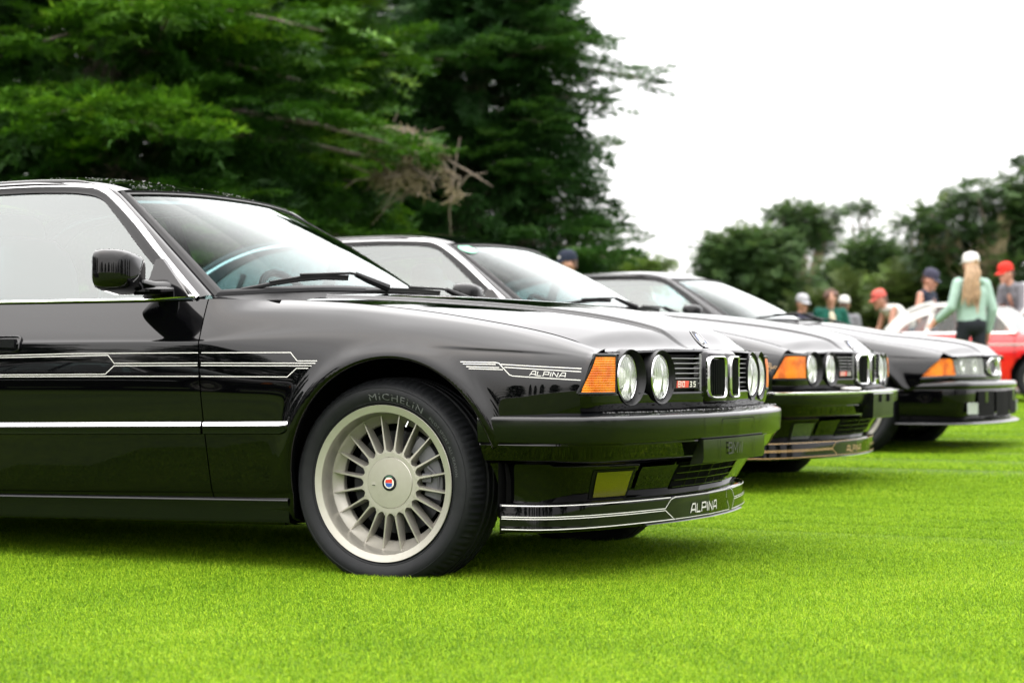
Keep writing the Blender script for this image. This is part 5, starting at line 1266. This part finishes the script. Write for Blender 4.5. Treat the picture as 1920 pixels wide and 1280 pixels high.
lean = dict(che=(.14,0,1.24), nec=(.22,0,1.40), hed=(.30,0,1.52), sR=(.18,-.185,1.34), sL=(.18,.185,1.34), eR=(.22,-.23,1.06), eL=(.22,.23,1.06), wR=(.36,-.20,.90), wL=(.36,.20,.90))
person('woman in a mint hoodie with long blond hair and a white cap, walking away', 1822, 21.6, 1.69, 116, dict(_turn=-2, eR=(-.05,-.255,1.12), wR=(.05,-.27,.87), eL=(.02,.26,1.14), wL=(.22,.30,1.00), kR=(-.02,-.10,.50), aR=(-.20,-.10,.16), kL=(.16,.10,.50), aL=(.14,.10,.085)), 'mint_cloth', 'black_cloth', True, 'white_cloth', hair='hair_blond', hairstyle='long')
person('man in a black sleeveless shirt and dark cap looking down behind the red car', 1738, 26.3, 1.80, -35, dict(_nod=22, hed=(.05,0,1.605), eR=(-.02,-.27,1.14), wR=(.10,-.26,.90)), 'navy_cloth', 'denim_cloth', False, 'slate_cloth', dz=-.08)
person('man in a red cap and grey jacket with a white sleeve stripe', 1922, 25.8, 1.80, 205, dict(lean, _nod=14), 'grey_cloth', 'slate_cloth', True, 'red_cloth', extras=stripe_sleeve, dz=.06)
person('person in a coral cap bending over behind the red car', 1703, 27.4, 1.72, 190, dict(che=(.20,0,1.14), nec=(.32,0,1.26), hed=(.42,0,1.34), sR=(.28,-.18,1.21), sL=(.28,.18,1.21), eR=(.34,-.22,.95), eL=(.34,.22,.95), wR=(.45,-.2,.78), wL=(.45,.2,.78), _nod=20), 'white_cloth', 'denim_cloth', False, 'coral_cloth', dz=.02)
person('man in a pale grey cap half hidden by the third car windscreen', 1503, 29.5, 1.74, -60, dict(_nod=10), 'slate_cloth', 'denim_cloth', True, 'pale_grey_cloth', dz=-.26)
person('young man with curly brown hair and an open green jacket', 1557, 29.5, 1.74, -85, dict(_nod=18, hed=(.05,0,1.60), eL=(-.02,.27,1.15), wL=(.10,.18,.95)), 'green_cloth', 'slate_cloth', True, None, hairstyle='curly', extras=open_front, dz=-.18)
person('person in a white cap and lilac grey top seen from behind', 1583, 31, 1.72, 80, None, 'grey_cloth', 'denim_cloth', True, 'white_cloth', dz=-.22)
person('man in a dark cap with a pale patch behind the second car windscreen', 1067, 21, 1.72, 200, dict(_nod=6), 'black_cloth', 'denim_cloth', True, 'navy_cloth', extras=cap_badge, dz=-.02)
# ------------------------------------------------------------------ trees
def leaf_material(name, stops, transl=.25):
    m = bpy.data.materials.new(name); m.use_nodes = True; n = m.node_tree; b = n.nodes['Principled BSDF']; L = n.links.new
    at = n.nodes.new('ShaderNodeAttribute'); at.attribute_name = 'rnd'
    g = n.nodes.new('ShaderNodeNewGeometry'); t = n.nodes.new('ShaderNodeTexNoise'); t.inputs['Scale'].default_value = .8; t.inputs['Detail'].default_value = 3; L(g.outputs['Position'], t.inputs['Vector'])
    a = n.nodes.new('ShaderNodeMath'); a.operation = 'MULTIPLY_ADD'; a.inputs[1].default_value = .55; L(at.outputs['Fac'], a.inputs[0])
    k = n.nodes.new('ShaderNodeMath'); k.operation = 'MULTIPLY'; k.inputs[1].default_value = .5; L(t.outputs['Fac'], k.inputs[0]); L(k.outputs[0], a.inputs[2])
    r = n.nodes.new('ShaderNodeValToRGB'); e = r.color_ramp.elements
    e[0].position = stops[0][0]; e[0].color = (*stops[0][1], 1); e[1].position = stops[-1][0]; e[1].color = (*stops[-1][1], 1)
    for p, c in stops[1:-1]: q = e.new(p); q.color = (*c, 1)
    L(a.outputs[0], r.inputs[0]); L(r.outputs[0], b.inputs['Base Color']); b.inputs['Roughness'].default_value = .6; b.inputs['Specular IOR Level'].default_value = .2
    tr = n.nodes.new('ShaderNodeBsdfTranslucent'); L(r.outputs[0], tr.inputs[0]); mx_ = n.nodes.new('ShaderNodeMixShader'); mx_.inputs[0].default_value = transl
    L(b.outputs[0], mx_.inputs[1]); L(tr.outputs[0], mx_.inputs[2]); L(mx_.outputs[0], n.nodes['Material Output'].inputs[0]); return m
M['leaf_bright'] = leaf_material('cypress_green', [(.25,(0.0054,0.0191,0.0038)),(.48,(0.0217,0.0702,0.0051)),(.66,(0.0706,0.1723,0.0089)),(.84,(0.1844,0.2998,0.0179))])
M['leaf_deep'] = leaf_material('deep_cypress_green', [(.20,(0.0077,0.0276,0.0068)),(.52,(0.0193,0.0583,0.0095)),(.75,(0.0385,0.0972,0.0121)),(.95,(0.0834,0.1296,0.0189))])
M['leaf_far'] = leaf_material('far_tree_green', [(.20,(0.0187,0.0374,0.0156)),(.52,(0.0406,0.0811,0.0234)),(.76,(0.0811,0.1279,0.0312)),(.95,(0.1560,0.1716,0.0546))])
M['leaf_olive'] = leaf_material('olive_scrub', [(.20,(0.0165,0.0281,0.0072)),(.55,(0.0413,0.0640,0.0132)),(.8,(0.0715,0.0936,0.0240)),(.95,(0.1100,0.1326,0.0420))])
M['leaf_lime'] = leaf_material('light_green_scrub', [(.20,(.03,.06,.01)),(.55,(.085,.14,.02)),(.9,(.16,.22,.04))])
M['bark'] = mat('bark', (.075,.06,.05), .9, noise=(6, (.16,.13,.105), 1.), bump=(14, .8, .05))
M['deadwood'] = mat('dead_wood', (.10,.08,.062), .9, noise=(8, (.17,.135,.10), 1.))
M['moss'] = mat('pale_moss', (.13,.105,.058), .95, noise=(9, (.21,.17,.10), 1.))

def spray_proto(seed, ntw, nlf, lw, droop):
    """one flat frond: leaflets (quads) along side twigs, axis +x, unit length"""
    r = np.random.default_rng(seed); Q = []
    for k in range(ntw):
        t = (k+.6)/ntw; sg = 1 if k % 2 else -1; base = np.array([t*.92, 0, -droop*t*t+.06*math.sin(3*t)]); ln = (.46*(1-t)**.75+.10)*(.8+.4*r.random()); an = sg*(rad(58)-rad(26)*t)+r.normal(0, .12)
        dv = np.array([math.cos(an), math.sin(an), 0]); 
        for j in range(nlf):
            q = (j+.3)/nlf; c = base+dv*ln*q; c[2] -= droop*.5*q*q*ln*2; c += r.normal(0, .018, 3)
            a2 = an+r.normal(0, .5); d2 = np.array([math.cos(a2), math.sin(a2), r.normal(.05, .28)]); l2 = lw*(2.0+1.4*r.random()); w2 = np.cross(d2, [r.normal(0,.35), r.normal(0,.35), 1]); w2 /= np.linalg.norm(w2); w2 *= lw*(.30+.22*r.random())
            Q.append([c-w2, c+d2*l2, c+w2])
    return np.array(Q)
PROTO = [spray_proto(k, 15, 9, .052, .10+.06*(k % 3)) for k in range(5)]
PROTO_FAR = [spray_proto(20+k, 9, 5, .11, .12) for k in range(4)]
def crown_mesh(name, pos, ax, up, size, protos, seed, rndb=None):
    """fronds at pos, axis ax, tilted by up, as one leaf mesh"""
    r = np.random.default_rng(seed); n = len(pos); ax = ax/np.linalg.norm(ax, axis=1, keepdims=True); y = np.cross(up, ax); y /= np.linalg.norm(y, axis=1, keepdims=True); z = np.cross(ax, y)
    Vs, rn = [], []
    ki = r.integers(0, len(protos), n); base = r.random(n) if rndb is None else rndb
    for k, pr in enumerate(protos):
        i = np.where(ki == k)[0]
        if not len(i): continue
        V = (pr[None, :, :, 0:1]*ax[i][:, None, None]+pr[None, :, :, 1:2]*y[i][:, None, None]+pr[None, :, :, 2:3]*z[i][:, None, None])*size[i][:, None, None, None]+pos[i][:, None, None]
        Vs.append(V.reshape(-1, 3)); rn.append(np.clip(np.repeat(base[i], pr.shape[0]*3)*.7+np.repeat(r.random(len(i)*pr.shape[0]), 3)*.3, 0, 1))
    V = np.concatenate(Vs); rn = np.concatenate(rn); nq = len(V)//3
    me = bpy.data.meshes.new(name); me.vertices.add(len(V)); me.vertices.foreach_set('co', V.ravel()); me.loops.add(nq*3); me.loops.foreach_set('vertex_index', np.arange(nq*3, dtype='i')); me.polygons.add(nq); me.polygons.foreach_set('loop_start', np.arange(nq, dtype='i')*3)
    at = me.attributes.new('rnd', 'FLOAT', 'POINT'); at.data.foreach_set('value', rn.astype('f')); me.update(calc_edges=True); return me
def cypress(name, label, px, d, prof, nb, leaf, seed, per=20, size=(.55, .95), lean=(0, 0), z0=.4, group=None, extra=None, trunk_r=.3, fill=1.0, xy=None):
    """cypress: tapered trunk, layered boughs that carry flat fronds"""
    r = np.random.default_rng(seed); x, y = xy if xy else place(px, d); root = empty(name, (x, y, float(lawn_z(y)))); tag(root, label, 'tree', group)
    pz = np.array([p[0] for p in prof]); prr = np.array([p[1] for p in prof]); H = pz[-1]
    tk = MB(); zz = np.linspace(-.1, H*.97, 14); cx = lambda z: lean[0]*(z/H)**1.4+.12*np.sin(z*1.1+seed); cy = lambda z: lean[1]*(z/H)**1.4+.12*np.cos(z*.9+seed)
    tk.tube([(cx(z), cy(z), z) for z in zz], [max(.03, trunk_r*(1-.9*z/H)+(.12 if z < .2 else 0)) for z in zz], 10)
    br = MB(); pos, ax, sz, up, rb = [], [], [], [], []
    for k in range(nb):
        q = (k+r.random())/nb; z = z0+(H-z0)*q**.92; az = k*2.399+r.normal(0, .3); R = float(np.interp(z, pz, prr))*(.72+.50*r.random()**1.3); dv = np.array([math.cos(az), math.sin(az), 0]); side = np.array([-dv[1], dv[0], 0]); rise = r.normal(.08, .07)+.10*q; bt = r.random()
        cu = [np.array([cx(z), cy(z), z])+dv*R*t+np.array([0, 0, R*(rise*t-.18*t*t)+.0])+side*R*.10*math.sin(3*t+k) for t in np.linspace(0, 1, 7)]
        br.tube(cu, [max(.008, .05*R/3*(1-t)+.012) for t in np.linspace(0, 1, 7)], 5, cap=False)
        for j in range(int(per*max(.35, R/prr.max()))):
            t = .12+.88*r.random()**.75; i = min(int(t*6), 5); p = cu[i]+(cu[i+1]-cu[i])*(t*6-i); w_ = (1-t)*.55+.25; a2 = az+r.normal(0, .75); dd = np.array([math.cos(a2), math.sin(a2), r.normal(.12, .18)])
            off = side*r.normal(0, .30*R*w_)+np.array([0, 0, r.normal(.02, .10)])
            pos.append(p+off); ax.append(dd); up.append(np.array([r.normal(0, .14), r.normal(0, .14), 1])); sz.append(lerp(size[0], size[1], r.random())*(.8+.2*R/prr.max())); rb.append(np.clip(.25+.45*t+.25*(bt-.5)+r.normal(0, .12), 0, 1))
    if fill:                                          # inner foliage near the stem
        for k in range(int(nb*per*.30*fill)):
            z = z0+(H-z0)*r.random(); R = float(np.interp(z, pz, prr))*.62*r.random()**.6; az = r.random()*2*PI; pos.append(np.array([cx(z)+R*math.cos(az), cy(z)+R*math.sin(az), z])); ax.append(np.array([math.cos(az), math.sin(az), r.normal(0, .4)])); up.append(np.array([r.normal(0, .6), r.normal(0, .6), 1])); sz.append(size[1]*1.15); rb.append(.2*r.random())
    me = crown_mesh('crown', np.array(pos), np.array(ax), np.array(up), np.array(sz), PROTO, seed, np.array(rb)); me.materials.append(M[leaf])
    tk.build('trunk', [M['bark']], root); br.build('branches', [M['bark']], root); link('crown', me, root)
    if extra: extra(root, r)
    return root
def dead_limbs(limbs, mossy=True, nm='dead_branch'):
    def f(root, r):
        for pts in limbs:
            mb = MB(); P = [np.array(p, float) for p in pts]; L = len(P); mb.tube(P, [.045*(1-.75*i/(L-1)) for i in range(L)], 7)
            for k in range(22):
                i = r.integers(1, L); a = P[i-1]+(P[i]-P[i-1])*r.random(); b = a+np.array([r.normal(0, .35), r.normal(0, .2), r.normal(-.05, .3)]); mb.tube([a, (a+b)/2+r.normal(0, .05, 3), b], [.02, .012, .004], 5)
            o = mb.build(nm, [M['deadwood']], root)
            if mossy:
                ms = MB()
                for k in range(150):
                    i = r.integers(1, L); a = P[i-1]+(P[i]-P[i-1])*r.random()+r.normal(0, .05, 3); ln = .05+.15*r.random(); ms.tube([a, a+np.array([r.normal(0, .04), r.normal(0, .04), -ln*.5]), a+np.array([r.normal(0, .08), r.normal(0, .08), -ln])], [.007, .011, .003], 4, cap=False)
                ms.build('hanging_moss', [M['moss']], o)
    return f
def loc(px, py, d, root_px, root_d):                 # offset of a point from a tree's foot
    x, y = place(px, d); x0, y0 = place(root_px, root_d); z = CAM[2]+((685-py)/3733.0)*d-float(lawn_z(y0)); return (x-x0, y-y0, z)
BG = 'cypresses at the edge of the lawn'
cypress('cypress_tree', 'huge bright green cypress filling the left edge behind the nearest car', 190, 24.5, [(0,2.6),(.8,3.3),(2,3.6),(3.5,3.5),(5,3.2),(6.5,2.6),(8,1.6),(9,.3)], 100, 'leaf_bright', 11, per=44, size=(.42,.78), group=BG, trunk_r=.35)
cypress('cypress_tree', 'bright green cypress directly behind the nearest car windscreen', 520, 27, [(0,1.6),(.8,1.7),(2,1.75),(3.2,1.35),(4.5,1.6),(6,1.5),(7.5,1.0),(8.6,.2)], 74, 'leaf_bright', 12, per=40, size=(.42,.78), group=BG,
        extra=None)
cypress('cypress_tree', 'dark cypress leaning out against the pale sky behind the second car', 870, 31, [(0,2.1),(1,2.5),(1.9,2.9),(2.7,2.7),(3.6,2.2),(4.3,2.2),(5.0,2.5),(5.7,1.5),(6.4,.8),(7.6,.5),(8.6,.1)], 92, 'leaf_deep', 13, per=42, size=(.42,.80), group=BG, lean=(.5, .2), trunk_r=.36,
        extra=dead_limbs([[loc(700,235,25.0,870,31), loc(745,240,25.0,870,31), loc(790,262,25.0,870,31), loc(822,290,25.0,870,31), loc(846,335,25.0,870,31), loc(848,372,25.0,870,31)],
                          [loc(690,262,25.0,870,31), loc(730,265,25.0,870,31), loc(765,285,25.0,870,31), loc(775,318,25.0,870,31), loc(786,355,25.0,870,31)],
                          [loc(705,330,25.0,870,31), loc(745,328,25.0,870,31), loc(790,325,25.0,870,31)]]))
cypress('cypress_tree', 'shadowy cypress standing behind the two brightest trees', 640, 38, [(0,3.4),(2,3.8),(4,3.6),(6,3.2),(8,2.4),(10,.5)], 90, 'leaf_deep', 14, per=20, group=BG)
cypress('cypress_tree', 'shadowy cypress at the back of the far left', 60, 36, [(0,3.6),(2,4.0),(4,3.8),(6,3.4),(8,2.6),(10.5,.5)], 90, 'leaf_deep', 15, per=20, group=BG)

def clump_tree(name, label, px, d, clumps, leaf, seed, trunk, group=None, size=(.34, .62), n=250, cat='tree', moss=None):
    """far tree: foliage clumps (px, py, half width, half height in photo px) carried by a forked trunk"""
    r = np.random.default_rng(seed); x, y = place(px, d); gz = float(lawn_z(y)); root = empty(name, (x, y, gz)); tag(root, label, cat, group); m = d/3733.0
    pos, ax, up, sz, rb = [], [], [], [], []; cs = []
    for cpx, cpy, hw, hh in clumps:
        c = np.array(loc(cpx, cpy, d+r.normal(0, hw*m*.4), px, d)); cs.append((c, hw*m, hh*m)); k = max(30, int(n*hw*hh/1600.))
        v = r.normal(0, 1, (k, 3)); v /= np.linalg.norm(v, axis=1, keepdims=True); rr = r.random((k, 1))**.40
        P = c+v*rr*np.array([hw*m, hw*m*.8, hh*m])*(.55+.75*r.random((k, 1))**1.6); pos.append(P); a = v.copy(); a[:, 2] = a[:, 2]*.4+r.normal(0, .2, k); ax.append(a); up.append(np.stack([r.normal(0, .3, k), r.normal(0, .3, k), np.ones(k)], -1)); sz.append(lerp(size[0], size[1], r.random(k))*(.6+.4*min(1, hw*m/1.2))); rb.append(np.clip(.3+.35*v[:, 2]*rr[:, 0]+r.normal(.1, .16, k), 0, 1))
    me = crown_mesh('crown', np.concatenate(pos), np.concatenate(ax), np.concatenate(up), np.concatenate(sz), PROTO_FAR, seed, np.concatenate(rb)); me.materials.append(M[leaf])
    tk = MB(); tr = trunk; top = max(c[0][2] for c in cs)*.8
    base = np.array([0, 0, -.1]); fork = np.array([tr[1], 0, top*tr[2]]); tk.tube([base, base*.5+fork*.5+np.array([.06, 0, 0]), fork], [tr[0]*1.3, tr[0]*.9, tr[0]*.8], 9)
    for c, hw, hh in cs:
        p = np.clip(c[2]/max(top, .1), .2, .95); s_ = base+(fork-base)*min(1, p*.9); e = c+np.array([0, 0, hh*.3]); mid_ = (s_+e)/2+np.array([0, 0, -.15*np.linalg.norm(e-s_)*.3]); tk.tube([s_, mid_, e], [tr[0]*.55, tr[0]*.35, .02], 7)
    tk.build('trunk', [M['bark'] if cat == 'tree' else M['bark']], root); link('crown', me, root)
    if moss:
        ms = MB()
        for mpx, mpy, ln, wdt, cnt in moss:
            for k in range(cnt):
                a = np.array(loc(mpx+r.normal(0, wdt), mpy+r.normal(0, 6), d-.6, px, d)); q = ln*m*(.5+.8*r.random()); ms.tube([a, a+np.array([r.normal(-.06, .06), 0, -q*.5]), a+np.array([r.normal(-.15, .12), 0, -q])], [.012, .02, .005], 4, cap=False)
        ms.build('hanging_moss', [M['moss']], root)
    return root
FG = 'trees on the far side of the lawn'
clump_tree('far_tree', 'rounded dark tree left of the flat topped one, behind the third car roof', 1400, 70, [(1400,490,85,55),(1370,470,50,38),(1440,462,48,34),(1345,520,40,60),(1400,560,95,55),(1470,545,50,50),(1340,585,50,40)], 'leaf_far', 31, (.30,.2,.5), FG)
clump_tree('far_tree', 'flat topped tree with bare grey stems rising above the rounded one', 1505, 76, [(1500,412,62,20),(1465,400,26,14),(1545,405,28,16),(1505,440,56,22),(1480,462,36,18),(1545,455,34,16),(1490,395,24,12),(1555,432,26,12)], 'leaf_far', 32, (.38,.1,.62), FG, n=230, moss=[(1490,490,60,14,26),(1520,480,70,12,22)])
clump_tree('far_tree', 'thin stemmed tree with a small open tuft standing alone against the sky', 1613, 80, [(1612,388,28,12),(1595,398,22,10),(1630,398,18,12),(1620,428,18,9),(1612,484,24,12),(1635,468,10,8)], 'leaf_far', 33, (.16,.1,.8), FG, n=300, size=(.3, .5))
clump_tree('far_tree', 'low dark round tree just right of the thin stemmed tree', 1640, 72, [(1640,478,48,32),(1600,500,46,36),(1668,505,30,40),(1620,545,60,40),(1570,540,48,44)], 'leaf_far', 34, (.26,.1,.4), FG)
clump_tree('far_tree', 'broad layered tree hung with pale moss at the right edge', 1870, 58, [(1745,405,52,16),(1725,430,42,20),(1785,440,50,24),(1735,470,48,16),(1830,360,44,14),(1865,385,50,22),(1905,355,30,30),(1930,310,20,26),(1800,385,36,16),(1840,425,40,20),(1890,430,40,26),(1800,480,52,20),(1760,500,46,18),(1895,520,46,36),(1930,400,40,70),(1860,470,40,20),(1945,480,40,60)], 'leaf_far', 35, (.34,.4,.55), FG, n=165, moss=[(1850,440,110,10,40),(1878,415,90,7,34),(1760,440,50,24,18)])
clump_tree('bush', 'light green bush standing below the round far tree', 1668, 62, [(1665,525,28,18),(1655,545,30,20),(1680,560,30,26)], 'leaf_lime', 36, (.08,.0,.4), None, cat='bush')
clump_tree('bush', 'wide olive brown thicket behind the people at the right', 1720, 60, [(1730,520,50,34),(1710,560,60,40),(1780,540,60,46),(1760,585,70,36),(1840,560,60,46),(1900,580,60,40)], 'leaf_olive', 37, (.10,.0,.3), None, cat='bush')
clump_tree('bush', 'olive thicket behind the three people left of the red car', 1590, 64, [(1600,565,56,36),(1560,585,50,30),(1640,580,50,34),(1520,590,46,32),(1640,600,60,26)], 'leaf_olive', 38, (.10,.0,.3), None, cat='bush')
clump_tree('bush', 'low green bush in the gap below the dark cypress', 1190, 48, [(1190,503,42,13),(1225,498,32,10),(1140,512,46,26),(1100,515,40,30),(1170,530,50,20)], 'leaf_lime', 39, (.08,.0,.4), None, cat='bush')
# the trees across the lawn behind the photographer, mirrored in the black paint
src = [o for o in COL.objects if o.name.startswith('cypress_tree') and o.parent is None]
BK = 'cypresses across the lawn, seen only mirrored in the black paint'
for i, (x, y, k, s_) in enumerate([(-50,-8,3,.9),(-44,-15,4,.95),(-40,-21,3,.85),(-36,-28,4,.9),(-30,-32,3,.75),(-25,-38,4,.7),(-48,-2,4,.9),(-16,-60,3,.55),(-8,-66,4,.6),(0,-62,3,.5),(8,-68,4,.6),(16,-64,3,.55),(24,-62,4,.6),(32,-56,3,.55),(40,-50,4,.6),(46,-40,3,.55),(30,-20,4,.55),(36,-6,3,.6),(40,8,4,.6),(34,20,3,.6),(44,-22,3,.6)]):
    c = copy_tree(src[k]); c.location = (x, y, 0); c.scale = (s_*1.35, s_*1.35, s_*1.45); c.rotation_euler = (0, 0, i*1.3); c['label'] = 'dark cypress across the lawn seen mirrored in the black paint'; c['group'] = BK
